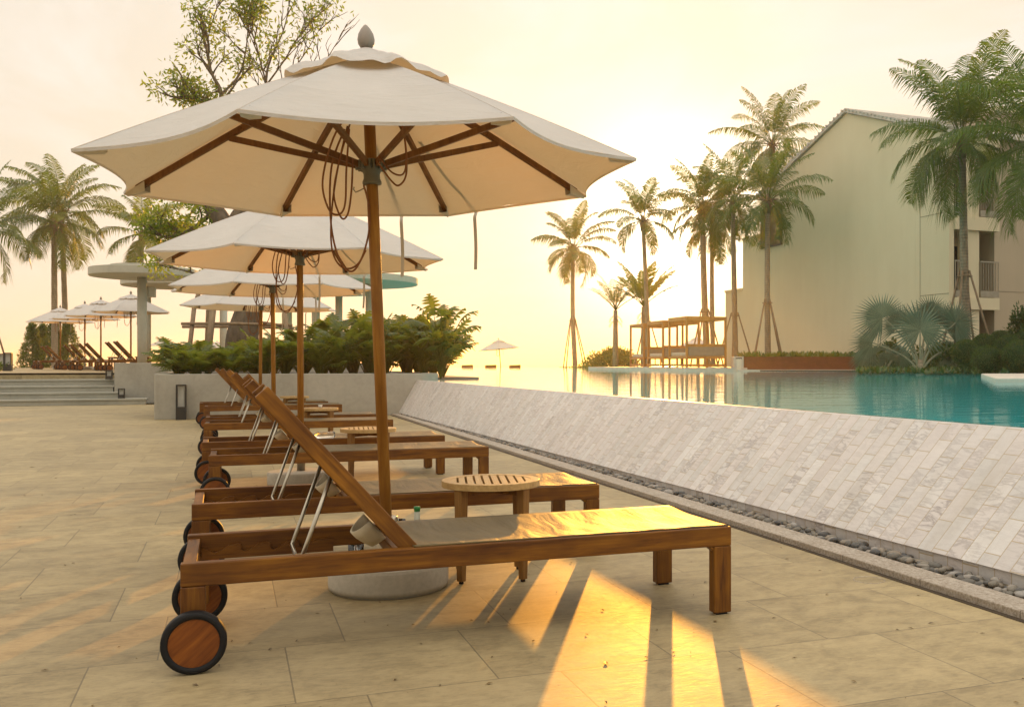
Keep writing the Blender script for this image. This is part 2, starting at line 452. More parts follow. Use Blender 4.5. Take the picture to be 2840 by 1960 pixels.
def bark_mat(name, a, b, ring=0.0):
    m, t = mat(name); c = obj_co(t); x, y, z = t.sep(c)
    n = t.noise(t.mapping(c, scale=(4, 4, 1.2)), 2.5, 6, 0.65, 0.5)
    col = t.ramp(n, [(0.3, a), (0.7, b)]); h = n
    if ring:
        zz_ = t.m('ADD', t.m('MULTIPLY', z, 1.0 / ring), t.m('MULTIPLY', t.noise(c, 3, 2, 0.5), 0.6))
        fr = t.m('FRACT', zz_)
        k = t.ramp(fr, [(0.0, 1.0), (0.16, 0.2), (0.3, 0.0), (1.0, 0.0)])
        col = t.mix(t.m('MULTIPLY', k, 0.7), col, tuple(q * 0.45 for q in a))
        h = t.m('SUBTRACT', n, k)
    finish(t, principled(t, col=col, rough=0.85, normal=bump(t, h, 0.7, 0.02))); return m
PALM_BARK = bark_mat('palm_bark', (0.20, 0.155, 0.10), (0.36, 0.29, 0.20), ring=0.11)
TREE_BARK = bark_mat('tree_bark', (0.06, 0.045, 0.028), (0.15, 0.115, 0.075))
TIMBER = bark_mat('round_timber', (0.17, 0.12, 0.07), (0.28, 0.20, 0.12))

def render_mat(name, a, b):
    m, t = mat(name); c = obj_co(t)
    n = t.noise(c, 0.25, 5, 0.6); n2 = t.noise(t.mapping(c, scale=(1, 1, 0.15)), 1.5, 4, 0.6); n3 = t.noise(c, 30, 3, 0.6)
    col = t.ramp(t.m('ADD', t.m('MULTIPLY', n, 0.6), t.m('MULTIPLY', n2, 0.4)), [(0.3, a), (0.7, b)])
    finish(t, principled(t, col=col, rough=0.9, normal=bump(t, n3, 0.2, 0.004))); return m
WALL_CREAM = render_mat('cream_render', (0.62, 0.545, 0.36), (0.70, 0.625, 0.43))
WALL_TAN = render_mat('tan_render', (0.42, 0.35, 0.24), (0.48, 0.40, 0.28))
ROOF_TILE = plain('grey_roof_tile', (0.50, 0.47, 0.41), 0.8, var=0.25, scale=4)
GLASS_DARK = plain('dark_window_glass', (0.03, 0.03, 0.025), 0.08)
RAIL_METAL = plain('grey_balustrade', (0.30, 0.27, 0.20), 0.5)
PALE_STONE = plain('pale_stone_coping', (0.55, 0.50, 0.42), 0.6, bmp=0.1)
CUSHION = plain('taupe_cushion', (0.23, 0.19, 0.14), 0.9)
CUSHION_L = plain('pale_cushion', (0.48, 0.41, 0.32), 0.9)
SOIL = plain('soil', (0.05, 0.035, 0.02), 0.95, bmp=0.4)
SAND = plain('sandy_ground', (0.30, 0.25, 0.17), 0.95, var=0.2, scale=1)
# ==MORE==
def beam(mb, p0, p1, w_, h_, up=Vector((0, 0, 1))):
    p0, p1 = Vector(p0), Vector(p1); t = (p1 - p0); L = t.length; t.normalize()
    a = t.cross(up)
    if a.length < 1e-5: a = t.cross(Vector((0, 1, 0)))
    a.normalize(); b = a.cross(t); b.normalize()
    M = Matrix((( t.x, a.x, b.x, p0.x), (t.y, a.y, b.y, p0.y), (t.z, a.z, b.z, p0.z), (0, 0, 0, 1)))
    return mb.box(0, L, -w_ / 2, w_ / 2, -h_ / 2, h_ / 2, M)
def struct(o): return tag(o, kind='structure')

# ------------------------------------------------------------------ ground, terraces, water
struct(MB().box(-30, 2.865, -12, 26.25, -0.4, 0.0).build('terrace_paving', PAVING))
struct(MB().box(-400, 400, -400, 100, -1.6, -1.2).build('ground', SAND))
sea = struct(MB().add([(-1450, 60, -4), (1450, 60, -4), (1450, 2450, -4), (-1450, 2450, -4)], [(0, 1, 2, 3)]).build('sea', SEA))
# upper deck beyond the steps
struct(MB().box(-45, 3.9, 27.68, 56, -0.5, 0.75).build('upper_deck_paving', PAVING))
# steps
mb = MB()
ends = [-1.86, -2.42, -2.63, -2.63, -2.63]
for i in range(5):
    y = 26.2 + 0.37 * i; z = 0.15 * (i + 1)
    mb.box(-45, ends[i] - 0.03, y + 0.03, 28.0 if i == 4 else y + 0.40, z - 0.15, z - 0.045)
    mb.box(-45, ends[i], y, y + 0.405 if i < 4 else 27.68, z - 0.045, z)
struct(mb.build('stone_steps', STEP_STONE, bevel=0.006))
# kerb and pebble channel, its bed
struct(MB().box(2.87, 3.03, -12, 19.1, -0.3, 0.034).build('kerb', KERB, bevel=0.005))
struct(MB().box(3.03, 3.30, -12, 19.1, -0.3, -0.02).build('channel_bed', SOIL))
struct(MB().box(2.8405, 2.8695, -12, 19.1, -0.1, 0.003).build('kerb_gap', SOIL))

# pool shell: battered marble wall (its own thing) and the water
def crest(y): return 3.35 + (19.1 - y) * (3.72 - 3.35) / (19.1 - 3.87)
def foot(y): return 3.0 + (19.1 - y) * (3.158 - 3.0) / (19.1 - 3.28)
y0, y1 = -12.0, 19.1
ZC = 0.668; ZF0, ZF1 = 0.115, 0.045
def zf(y): return ZF1 + (y1 - y) * (0.09 - ZF1) / (y1 - 3.3)
mb = MB()
N = 120
def prof(y):
    F = Vector((foot(y), y, zf(y))); T_ = Vector((crest(y), y, ZC)); return F, T_
for i in range(N):
    ya, yb = y0 + (y1 - y0) * i / N, y0 + (y1 - y0) * (i + 1) / N
    Fa, Ta = prof(ya); Fb, Tb = prof(yb); La, Lb = (Ta - Fa).length, (Tb - Fb).length
    mb.add([Fa, Fb, Tb, Ta], [(0, 1, 2, 3)], uvs=[[(ya, 0), (yb, 0), (yb, Lb), (ya, La)]])
    k = Vector((0.012, 0, 0))
    mb.add([Fa + k, Fb + k, Vector((Fb.x + 0.012, yb, -0.3)), Vector((Fa.x + 0.012, ya, -0.3))], [(3, 2, 1, 0)], uvs=[[(ya, -0.30), (yb, -0.30), (yb, 0.0), (ya, 0.0)]])
    t_ = Vector((0.05, 0, 0))
    mb.add([Ta, Tb, Tb + t_, Ta + t_], [(0, 1, 2, 3)], uvs=[[(ya, 5.01), (yb, 5.01), (yb, 5.06), (ya, 5.06)]])
pw = mb.build('pool_wall', MARBLE)
tag(pw, 'battered pool wall clad in staggered grey and white marble tiles', 'wall')

def poly(name, pts, z, m_, down=None):
    mb = MB(); n = len(pts)
    if down is None:
        mb.add([(x, y, z) for x, y in pts], [tuple(range(n))])
    else:
        mb.prism(pts, down, z)
    return mb.build(name, m_)
WZ = 0.66
water = [(crest(-12) + 0.04, -12), (24.0, -12), (24.0, 19.0), (22.4, 24), (22.6, 34), (20.3, 37.0), (17.6, 37.0), (17.6, 49.0), (23.5, 51.0), (23.5, 72.0), (4.0, 72.0), (4.0, 26.2), (4.9, 26.0), (4.9, 20.3), (3.7, 20.0), (crest(19.1) + 0.04, 19.0)]
struct(poly('pool_water', water, WZ, WATER))
# wet overflow shelf just inside the crest
struct(MB().add([(crest(-12) + 0.05, -12, 0.6665), (crest(19.1) + 0.05, 19.1, 0.6665), (crest(19.1) + 0.17, 19.1, 0.655), (crest(-12) + 0.28, -12, 0.655)], [(3, 2, 1, 0)]).build('pool_shelf', plain('wet_shelf', (0.34, 0.29, 0.21), 0.10)))
# garden land right of the pool and beyond its far edge
struct(poly('garden_bed_ground', [(24.0, -12), (90, -12), (90, 72), (23.5, 72), (23.5, 51), (28, 50), (28, 37), (20.3, 37.0), (22.6, 34), (22.4, 24), (24.0, 19)], 0.69, SOIL, -1.0))
struct(poly('daybed_platform', [(17.6, 37.0), (28, 37.0), (28, 50.0), (17.6, 49.0)], 0.79, PALE_STONE, 0.3))
struct(poly('far_bank', [(-45, 72.4), (90, 72.4), (90, 95), (-45, 95)], 0.35, SAND, -1.0))
struct(poly('pool_far_edge', [(4.0, 72.0), (23.5, 72.0), (23.5, 72.3), (4.0, 72.3)], 0.664, PALE_STONE, -1.0))
struct(poly('side_bank', [(-45, 56), (3.95, 56), (3.95, 72.3), (-45, 72.3)], 0.40, SAND, -1.0))
# pale stone ledge standing in the water at the right
lg = MB(); lg.prism([(12.45, 13.6), (30, 9.0), (30, 19.4), (17.3, 19.4)], 0.5, 0.735)
tag(lg.build('stone_ledge', PALE_STONE, bevel=0.02), 'pale stone slab standing low in the turquoise pool water', 'ledge')

# pebbles lying in the channel
rp = random.Random(3); mb = MB()
def pebble(mb, p, r, rng):
    ax = (r * rng.uniform(0.9, 1.5), r * rng.uniform(0.7, 1.0), r * rng.uniform(0.45, 0.7))
    M = Matrix.Translation(p) @ Matrix.Rotation(rng.uniform(0, pi), 4, 'Z') @ Matrix.Rotation(rng.uniform(-0.4, 0.4), 4, 'X')
    n, k = 8, 5; vs = []
    for i in range(k + 1):
        th = pi * i / k
        for j in range(n):
            q = 2 * pi * j / n
            vs.append(M @ Vector((ax[0] * sin(th) * cos(q), ax[1] * sin(th) * sin(q), ax[2] * cos(th))))
    mb.add(vs, [(i * n + j, i * n + (j + 1) % n, (i + 1) * n + (j + 1) % n, (i + 1) * n + j) for i in range(k) for j in range(n)], True)
yy = 0.5
while yy < 19.0:
    for k in range(5):
        fx = foot(yy)
        r = rp.uniform(0.018, 0.034)
        pebble(mb, Vector((rp.uniform(3.05, fx - 0.012), yy + rp.uniform(-0.03, 0.03), 0.002 + rp.uniform(0.0, 0.038))), r, rp)
    yy += 0.042
m_, t_ = mat('river_pebble'); g_ = t_.n('ShaderNodeNewGeometry').outputs['Random Per Island']
pc = t_.ramp(g_, [(0.0, (0.05, 0.05, 0.05)), (0.35, (0.13, 0.12, 0.10)), (0.6, (0.20, 0.18, 0.14)), (0.8, (0.27, 0.22, 0.16)), (1.0, (0.36, 0.34, 0.31))])
pc = t_.mix(t_.noise(obj_co(t_), 60, 4, 0.7), pc, t_.mix(0.5, pc, (0.02, 0.02, 0.02)))
finish(t_, principled(t_, col=pc, rough=0.5))
tag(mb.build('pebbles', m_), 'dark river pebbles filling the drain channel below the marble wall', 'pebbles', kind='stuff')

# fallen leaves and grit on the paving
mb = MB(); rl = random.Random(11)
for k in range(420):
    d = 2.6 + 14 * rl.random() ** 1.6; l = rl.uniform(-0.62, 0.42) * d
    x, y = l * CA + d * SA, -l * SA + d * CA
    if x > 2.8: continue
    a = rl.uniform(0, 2 * pi); L = rl.uniform(0.004, 0.015); W = L * rl.uniform(0.25, 0.5)
    if rl.random() < 0.03: L *= 2.2; W *= 2.0
    M = Matrix.Translation((x, y, 0.002)) @ Matrix.Rotation(a, 4, 'Z')
    mb.add([M @ Vector(v) for v in ((-L, 0, 0), (0, -W, 0.004), (L, 0, 0.002), (0, W, 0.003))], [(0, 1, 2, 3)])
tag(mb.build('fallen_leaves', leaf_mat('dead_leaf', (0.06, 0.035, 0.015), (0.22, 0.15, 0.05), 0.1)), 'tiny dry leaves scattered over the beige paving', 'leaves', kind='stuff')

# ------------------------------------------------------------------ planter, block wall, lights
pl = empty('concrete_planter', (1.26, 21.8, 0), label='long low grey concrete planter behind the loungers, full of philodendrons', cat='planter')
mb = MB(); mb.box(-2.50, 2.50, -2.7, -2.5, 0, 0.80).box(-2.50, -2.30, -2.5, 2.7, 0, 0.80).box(2.30, 2.50, -2.5, 2.7, 0, 0.80).box(-2.3, 2.3, 2.5, 2.7, 0, 0.80)
mb.build('planter_wall', CONCRETE, pl, bevel=0.008)
MB().box(-2.3, 2.3, -2.5, 2.5, 0.3, 0.72).build('soil', SOIL, pl)
bw = MB().box(-2.63, 3.7, 26.95, 31.0, 0, 1.0).build('block_wall', CONCRETE, bevel=0.008)
tag(bw, 'square grey concrete block wall beside the stone steps', 'wall')
gb = MB().box(3.80, 4.88, 20.4, 25.9, 0.0, 0.70).build('waterside_bed', CONCRETE)
tag(gb, 'narrow concrete plant bed between the planter and the pool water', 'planter')

def bollard(loc, w_, h_, label, glow=True):
    e = empty('bollard_light', loc, label=label, cat='light', group='black frame lights by the steps')
    f = MB(); s = w_ * 0.14
    f.box(-w_/2, w_/2, -w_/2, w_/2, 0, h_ * 0.36)
    for sx in (-1, 1):
        for sy in (-1, 1):
            x = sx * (w_/2 - s/2); y = sy * (w_/2 - s/2)
            f.box(x - s/2, x + s/2, y - s/2, y + s/2, h_ * 0.36, h_ - s)
    f.box(-w_/2, w_/2, -w_/2, w_/2, h_ - s, h_)
    f.build('lamp_frame', DARK_METAL, e, bevel=0.003)
    g = MB().box(-w_*0.28, w_*0.28, -w_*0.10, w_*0.10, h_ * 0.37, h_ - s - 0.002)
    g.build('glass_panel', plain('frosted_lamp_glass', (0.42, 0.42, 0.38), 0.25), e)
    return e
bollard((-0.80, 18.97, 0), 0.17, 0.62, 'tall narrow black light standing against the planter wall')
bollard((-2.76, 27.1, 0.60), 0.15, 0.22, 'upper small black lantern on the stone steps')
bollard((-2.42, 26.35, 0.15), 0.145, 0.24, 'lower small black lantern at the end of the stone steps')
for (px, py, d, lab) in ((22, 1024, 30, 'black lantern post on the deck at the left border, in front'), (4, 1022, 33, 'black lantern post cut off by the left border')):
    q = at(px, py, d); q.z = 0.75
    bollard(q, 0.22, 0.56, lab)

# ------------------------------------------------------------------ sun lounger
def make_lounger():
    root = empty('sun_lounger')
    LX, WY = 2.01, 0.615
    for y in (0.0, WY - 0.042):
        MB().box(0, LX, y, y + 0.042, 0.272, 0.348).build('side_rail', WOOD_X, root, bevel=0.004)
    MB().box(0.004, 0.046, 0.042, WY - 0.042, 0.285, 0.335).build('head_rail', WOOD_Y, root, bevel=0.003)
    MB().box(LX - 0.046, LX - 0.004, 0.042, WY - 0.042, 0.276, 0.333).build('foot_rail', WOOD_Y, root, bevel=0.003)
    MB().box(0.70, 0.745, 0.042, WY - 0.042, 0.28, 0.325).build('cross_rail', WOOD_Y, root, bevel=0.003)
    for y in (0.0, WY - 0.050):
        l = MB().box(LX - 0.076, LX, y, y + 0.050, 0.008, 0.2715)
        if y == 0: l.prism([(LX - 0.101, 0.2715), (LX - 0.076, 0.2715), (LX - 0.076, 0.252)], 0.004, 0.046, Matrix(((1, 0, 0, 0), (0, 0, 1, 0), (0, 1, 0, 0), (0, 0, 0, 1))))
        l.build('leg', WOOD_Z, root, bevel=0.004)
        MB().box(LX - 0.062, LX - 0.014, y + 0.008, y + 0.042, 0, 0.008).build('leg_glide', RUBBER, root)
        MB().box(0, 0.076, y, y + 0.050, 0.085, 0.2715).build('leg', WOOD_Z, root, bevel=0.004)
    for y, s in ((-0.030, -1), (WY + 0.030, 1)):
        M = Matrix.Translation((0.042, y, 0.100)) @ Matrix.Rotation(pi / 2, 4, 'X')
        wh = MB().lathe([(0.077, -0.018), (0.077, 0.018)], 40, M, False).build('wheel', WOOD_HUB, root)
        MB().lathe([(0.0772, -0.017), (0.080, -0.0225), (0.096, -0.0225), (0.0995, -0.016), (0.0995, 0.016), (0.096, 0.0225), (0.080, 0.0225), (0.0772, 0.017)], 48, M, caps=False).build('tyre', RUBBER, wh)
    MB().tube([(0.042, -0.02, 0.100), (0.042, WY + 0.02, 0.100)], 0.010, 8).build('axle', STEEL, root)
    # scalloped ratchets inside the side rails
    pts = []
    for k in range(4):
        x = 0.085 + 0.105 * k
        pts += [(x, 0.286), (x + 0.012, 0.278), (x + 0.035, 0.288), (x + 0.06, 0.303), (x + 0.092, 0.308), (x + 0.104, 0.306)]
    for y, zb in ((0.0425, 0.274), (WY - 0.0425 - 0.024, 0.257)):
        prof = [(0.05, zb), (0.53, zb), (0.53, 0.306)] + list(reversed(pts)) + [(0.05, 0.300)]
        M = Matrix(((1, 0, 0, 0), (0, 0, 1, y), (0, 1, 0, 0), (0, 0, 0, 1)))
        MB().prism(prof, 0, 0.024, M).build('notched_rail', WOOD_X, root)
    # backrest, tilted
    ang = radians(48.5); P = Vector((0.735, 0, 0.352)); d = Vector((-cos(ang), 0, sin(ang))); nrm = Vector((sin(ang), 0, cos(ang)))
    L = 0.735
    for y in (0.048, WY - 0.048 - 0.038):
        pa = P + Vector((0, y + 0.019, 0)) - d * 0.045
        fr = MB(); beam(fr, pa, P + Vector((0, y + 0.019, 0)) + d * L, 0.038, 0.056, nrm)
        fr.build('backrest_rail', WOOD_BACK, root, bevel=0.004)
    tb = MB(); tb.tube([P + d * (L - 0.03) + Vector((0, 0.085, 0)), P + d * (L - 0.03) + Vector((0, WY - 0.085, 0))], 0.013, 10)
    tb.build('top_bar', STEEL, root)
    def cloth(a, b, n0, sag, y_0, y_1, nu=26, nv=10, wrap=0.0):
        m = MB(); vs = []; rr = random.Random(5)
        for i in range(nu + 1):
            s_ = i / nu
            for j in range(nv + 1):
                v = j / nv
                p = a.lerp(b, s_) + Vector((0, y_0 + (y_1 - y_0) * v, 0))
                q = 4 * v * (1 - v)
                wv = noise.noise(Vector((s_ * 7 + v * 1.5, v * 2.0, 3.1))) * 0.005 * q + sin(s_ * 44 - 4.5 * v + 2 * noise.noise(Vector((s_ * 4, v * 2, 0)))) * 0.0024 * q ** 0.5 * (0.3 + s_)
                p = p - n0 * (sag * q * (0.35 + 0.65 * sin(pi * min(1, s_ * 1.0 + 0.0)) ** 0.5)) + n0 * wv
                if wrap and s_ > 0.93: p = p - n0 * (s_ - 0.93) * 0.10
                vs.append(p)
        m.add(vs, [(i * (nv + 1) + j, (i + 1) * (nv + 1) + j, (i + 1) * (nv + 1) + j + 1, i * (nv + 1) + j + 1) for i in range(nu) for j in range(nv)], True)
        return m
    up = Vector((0, 0, 1))
    se = cloth(Vector((0.755, 0, 0.3525)), Vector((LX - 0.006, 0, 0.3525)), up, 0.016, 0.016, WY - 0.016, 70, 18, 0).build('seat_sling', SLING, root)
    so = se.modifiers.new('t', 'SOLIDIFY'); so.thickness = 0.004
    bs = cloth(P + d * 0.03 - nrm * 0.004 + nrm * 0.028, P + d * (L - 0.01) + nrm * 0.024, nrm, 0.035, 0.070, WY - 0.070, 30, 12).build('backrest_sling', SLING, root)
    so = bs.modifiers.new('t', 'SOLIDIFY'); so.thickness = 0.004
    # U shaped prop rod
    yn, yf = 0.098, WY - 0.098
    a1 = P + d * 0.36 - nrm * 0.018; b1 = Vector((0.372, 0, 0.298))
    path = [a1 + Vector((0, yn - 0.0, 0)), b1 + Vector((0, yn, 0)) + (a1 - b1) * 0.06, b1 + Vector((0, yn + 0.006, 0)), b1 + Vector((0, yf - 0.006, 0)), b1 + Vector((0, yf, 0)) + (a1 - b1) * 0.06, a1 + Vector((0, yf, 0))]
    MB().tube(path, 0.0075, 10).build('prop_rod', STEEL, root)
    MB().tube([a1 + Vector((0.0, 0.06, 0)), a1 + Vector((0.0, WY - 0.06, 0))], 0.006, 8).build('pivot_rod', STEEL, root)
    # cream half-bucket holder slung under the backrest
    mb = MB(); c = P + d * 0.115 - nrm * 0.035 + Vector((0, WY * 0.55, 0)); nA = 14; vs = []
    for lay in range(5):
        r = [0.058, 0.058, 0.052, 0.045, 0.020][lay]; dz = [0.0, 0.03, 0.06, 0.085, 0.093][lay]
        for k in range(nA + 1):
            q = pi * k / nA
            vs.append(c - nrm * (r * 1.25 * sin(q)) + Vector((0, r * 1.5 * cos(q), 0)) - d * dz)
    mb.add(vs, [(i * (nA + 1) + k, i * (nA + 1) + k + 1, (i + 1) * (nA + 1) + k + 1, (i + 1) * (nA + 1) + k) for i in range(4) for k in range(nA)], True)
    po = mb.build('holder_pouch', POUCH, root); so = po.modifiers.new('t', 'SOLIDIFY'); so.thickness = 0.009
    return root

LOUNGER = make_lounger()
GR = 'teak sun loungers in a row along the pool wall'
lo = [(-0.15, 3.49, 0.000, 'teak sun lounger nearest the camera, evening sun glowing on its sling'),
      (-0.165, 4.945, 0.006, 'second teak lounger from the camera, behind the nearest umbrella pole'),
      (-0.14, 7.50, -0.007, 'third teak lounger from the camera, in front of the second slatted table'),
      (-0.215, 8.78, 0.010, 'fourth teak lounger from the camera, plastic bottle lying on its sling'),
      (-0.265, 11.51, -0.012, 'fifth teak lounger from the camera, in front of the third slatted table'),
      (-0.275, 12.80, 0.006, 'sixth teak lounger from the camera, behind the third slatted table'),
      (-0.37, 16.02, -0.008, 'seventh teak lounger from the camera, second nearest to the planter wall'),
      (-0.46, 17.32, 0.015, 'teak lounger closest to the concrete planter wall, mostly hidden by the others')]
for i, (x, y, rz, lab) in enumerate(lo):
    o = LOUNGER if i == 0 else copy_tree(LOUNGER)
    o.location = (x, y, 0); o.rotation_euler.z = rz
    tag(o, lab, 'lounger', GR)

# ------------------------------------------------------------------ umbrella
RIM, ZR, ZA = 1.19, 1.835, 2.375
ROT0 = radians(16.6)
def rib_pt(k, r, dz=0.0):
    a = ROT0 + k * pi / 4
    return Vector((r * cos(a), r * sin(a), ZA + (ZR - ZA) * r / RIM + 0.018 * sin(pi * r / RIM) + dz))
def make_umbrella():
    root = empty('beach_umbrella')
    b = MB().lathe([(0.0, 0.0), (0.245, 0.0), (0.245, 0.012), (0.26, 0.012), (0.262, 0.03), (0.262, 0.105), (0.254, 0.118), (0.0, 0.12)], 64).build('concrete_base', CONC_BASE, root)
    b.data.polygons.foreach_set('use_smooth', [abs(p.normal.z) < 0.5 for p in b.data.polygons])
    MB().lathe([(0.033, 0.115), (0.033, 0.28), (0.038, 0.282), (0.038, 0.315), (0.030, 0.317)], 24).build('steel_collar', STEEL, b)
    MB().lathe([(0.0255, 0.30), (0.0255, 2.37)], 24).build('pole', WOOD_POLE, root)
    MB().lathe([(0.0, 2.405), (0.026, 2.408), (0.036, 2.425), (0.038, 2.443), (0.033, 2.468), (0.020, 2.492), (0.008, 2.507), (0.0, 2.512)], 20).build('finial', FINIAL, root)
    h = MB().lathe([(0.028, 1.795), (0.042, 1.797), (0.042, 1.808), (0.036, 1.822), (0.036, 1.842), (0.044, 1.862), (0.046, 1.905), (0.028, 1.91)], 24)
    for k in range(8):
        a = ROT0 + k * pi / 4; M = Matrix.Rotation(a, 4, 'Z')
        for s in (-1, 1): h.box(0.036, 0.068, s * 0.016 - 0.005, s * 0.016 + 0.005, 1.862, 1.90, M)
    hub = h.build('hub', HUBP, root, bevel=0.003)
    th = MB().lathe([(0.027, 2.29), (0.05, 2.30), (0.05, 2.345), (0.027, 2.36)], 20).build('top_hub', HUBP, root)
    for k in range(8):
        r = MB(); beam(r, rib_pt(k, 0.045, -0.026), rib_pt(k, 0.60, -0.030), 0.020, 0.030); beam(r, rib_pt(k, 0.601, -0.030), rib_pt(k, RIM - 0.07, -0.020), 0.020, 0.028)
        r.build('rib', WOOD_RIB, root, bevel=0.002)
        a = ROT0 + k * pi / 4
        s_ = MB(); beam(s_, (0.052 * cos(a), 0.052 * sin(a), 1.882), rib_pt(k, 0.66, -0.044), 0.018, 0.028)
        s_.build('strut', WOOD_RIB, root, bevel=0.002)
    # canopy: eight sagging panels
    mb = MB(); nr, ns = 18, 10; rr = random.Random(2)
    for k in range(8):
        vs = []
        for i in range(nr + 1):
            f = 0.03 + 0.97 * i / nr
            for j in range(ns + 1):
                s = j / ns; q = 4 * s * (1 - s)
                p = rib_pt(k, RIM * f).lerp(rib_pt(k + 1, RIM * f), s)
                inw = 1.0 - 0.070 * q * f ** 2.5
                p = Vector((p.x * inw, p.y * inw, p.z))
                p.z -= (0.020 * q * sin(pi * min(1, f)) + 0.012 * q * f * f)
                p.z += noise.noise(Vector((p.x * 4, p.y * 4, k * 3.0))) * 0.008 * q * f
                p.z += sin(s * 31 + k) * 0.0016 * f * (1 - q * 0.6)
                vs.append(p)
        mb.add(vs, [(i * (ns + 1) + j, (i + 1) * (ns + 1) + j, (i + 1) * (ns + 1) + j + 1, i * (ns + 1) + j + 1) for i in range(nr) for j in range(ns)], True)
    can = mb.build('canopy', CANVAS, root)
    hem = MB()
    for k in range(8):
        vs = []
        for j in range(13):
            s = j / 12; q = 4 * s * (1 - s)
            p = rib_pt(k, RIM).lerp(rib_pt(k + 1, RIM), s); inw = 1 - 0.070 * q
            p = Vector((p.x * inw, p.y * inw, p.z - 0.012 * q))
            vs += [p + Vector((0, 0, 0.002)), p * 0.999 + Vector((0, 0, 0.001 * p.z - 0.011))]
        hem.add(vs, [(2 * j, 2 * j + 1, 2 * j + 3, 2 * j + 2) for j in range(12)], True)
    hem.build('hem', CANVAS, can)
    for k in range(8):
        pk = MB()
        a = ROT0 + k * pi / 4; t = Vector((-sin(a), cos(a), 0))
        o_ = rib_pt(k, RIM - 0.006, -0.008); i_ = rib_pt(k, RIM - 0.12, -0.018); 
        pk.add([o_, i_ + t * 0.024, i_ - t * 0.024, rib_pt(k, RIM - 0.02, -0.030) , i_ + t * 0.022 - Vector((0, 0, 0.046)), i_ - t * 0.022 - Vector((0, 0, 0.046))], [(0, 3, 4, 1), (0, 2, 5, 3), (3, 5, 4)])
        pk.build('rib_pocket', CANVAS_TRIM, can)
    # crumpled vent cap
    mb = MB(); nA, nR = 96, 12; vs = []
    for i in range(nR + 1):
        f = i / nR
        for k in range(nA):
            a = 2 * pi * k / nA; ph = (a - ROT0) * 8
            R = 0.37 * (0.965 + 0.035 * cos(ph)) + 0.012 * noise.noise(Vector((cos(a) * 2, sin(a) * 2, 0)))
            r = 0.022 + (R - 0.022) * f
            z = 2.414 - 0.468 * r
            ridge = max(0.0, cos(ph + 0.5 * noise.noise(Vector((cos(a) * 2, sin(a) * 2, 7))))) ** 2
            amp = 0.030 + 0.022 * noise.noise(Vector((cos(a) * 1.7, sin(a) * 1.7, 2)))
            z += f ** 1.3 * ridge * amp + 0.016 * f * noise.noise(Vector((r * cos(a) * 16, r * sin(a) * 16, 5)))
            z -= max(0.0, f - 0.93) * 0.20
            vs.append((r * cos(a), r * sin(a), z))
    mb.add(vs, [(i * nA + k, i * nA + (k + 1) % nA, (i + 1) * nA + (k + 1) % nA, (i + 1) * nA + k) for i in range(nR) for k in range(nA)], True)
    mb.build('vent_cap', CANVAS, root)
    # pull ropes hanging in loops; local frame: X/Y world, R = camera right in plan
    R_ = Vector((CA, -SA, 0)); F_ = Vector((SA, CA, 0))
    def loop(pts, r=0.0042):
        return smooth_path([R_ * a + F_ * f + Vector((0, 0, z)) for a, f, z in pts], 8)
    def rope(*args): MB().tube(loop(*args), 0.0042, 6).build('rope', ROPE, root)
    rope([(-0.03, -0.16, 2.10), (-0.12, -0.15, 1.98), (-0.185, -0.12, 1.80), (-0.17, -0.10, 1.68), (-0.13, -0.09, 1.655), (-0.10, -0.09, 1.70), (-0.085, -0.1, 1.85), (-0.06, -0.12, 2.02)])
    rope([(-0.06, -0.10, 2.05), (-0.11, -0.10, 1.90), (-0.15, -0.08, 1.75), (-0.125, -0.07, 1.645), (-0.095, -0.07, 1.66), (-0.075, -0.07, 1.76), (-0.06, -0.08, 1.9)])
    rope([(-0.075, -0.09, 2.04), (-0.13, -0.08, 1.85), (-0.17, -0.06, 1.66), (-0.175, -0.05, 1.50), (-0.13, -0.04, 1.425), (-0.06, -0.04, 1.45), (-0.015, -0.035, 1.58), (-0.012, -0.03, 1.70), (-0.03, -0.03, 1.79)])
    rope([(-0.08, -0.12, 2.02), (-0.15, -0.10, 1.86), (-0.165, -0.09, 1.62), (-0.145, -0.05, 1.46), (-0.09, -0.045, 1.41), (-0.03, -0.04, 1.50)])
    rope([(0.06, -0.10, 1.90), (0.11, -0.09, 1.83), (0.16, -0.08, 1.825), (0.175, -0.08, 1.92), (0.165, -0.1, 2.06)])
    rope([(0.05, -0.10, 1.88), (0.10, -0.08, 1.80), (0.135, -0.07, 1.775), (0.17, -0.07, 1.83), (0.172, -0.09, 1.98), (0.15, -0.1, 2.08)])
    MB().tube([(-0.03 * CA, 0.03 * SA, 1.785), (-0.05 * CA, 0.05 * SA, 1.775), (-0.075 * CA, 0.075 * SA, 1.765), (-0.085 * CA, 0.085 * SA, 1.78), (-0.08 * CA, 0.08 * SA, 1.79)], 0.003, 6).build('hook', STEEL, root)
    # closing straps dangling over the far hem
    for k, s, L in ((1, 0.29, 0.36), (0, 0.78, 0.34)):
        p = rib_pt(k, RIM * 0.985).lerp(rib_pt(k + 1, RIM * 0.985), s) * 0.975; p.z = rib_pt(k, RIM).z + 0.008
        inn = rib_pt(k, RIM * 0.5, -0.012).lerp(rib_pt(k + 1, RIM * 0.5, -0.012), s + 0.12)
        mb = MB(); pth = smooth_path([inn, inn.lerp(p, 0.5) - Vector((0, 0, 0.022)), p, p + Vector((0.002, 0.004, -0.06)), p + Vector((0.004, 0.01, -L * 0.6)), p + Vector((-0.006, 0.0, -L))], 6)
        vs = []
        for q in pth: vs += [q - R_ * 0.009, q + R_ * 0.009]
        mb.add(vs, [(2 * i, 2 * i + 1, 2 * i + 3, 2 * i + 2) for i in range(len(pth) - 1)], True)
        mb.build('strap', CANVAS_TRIM, root)
    return root

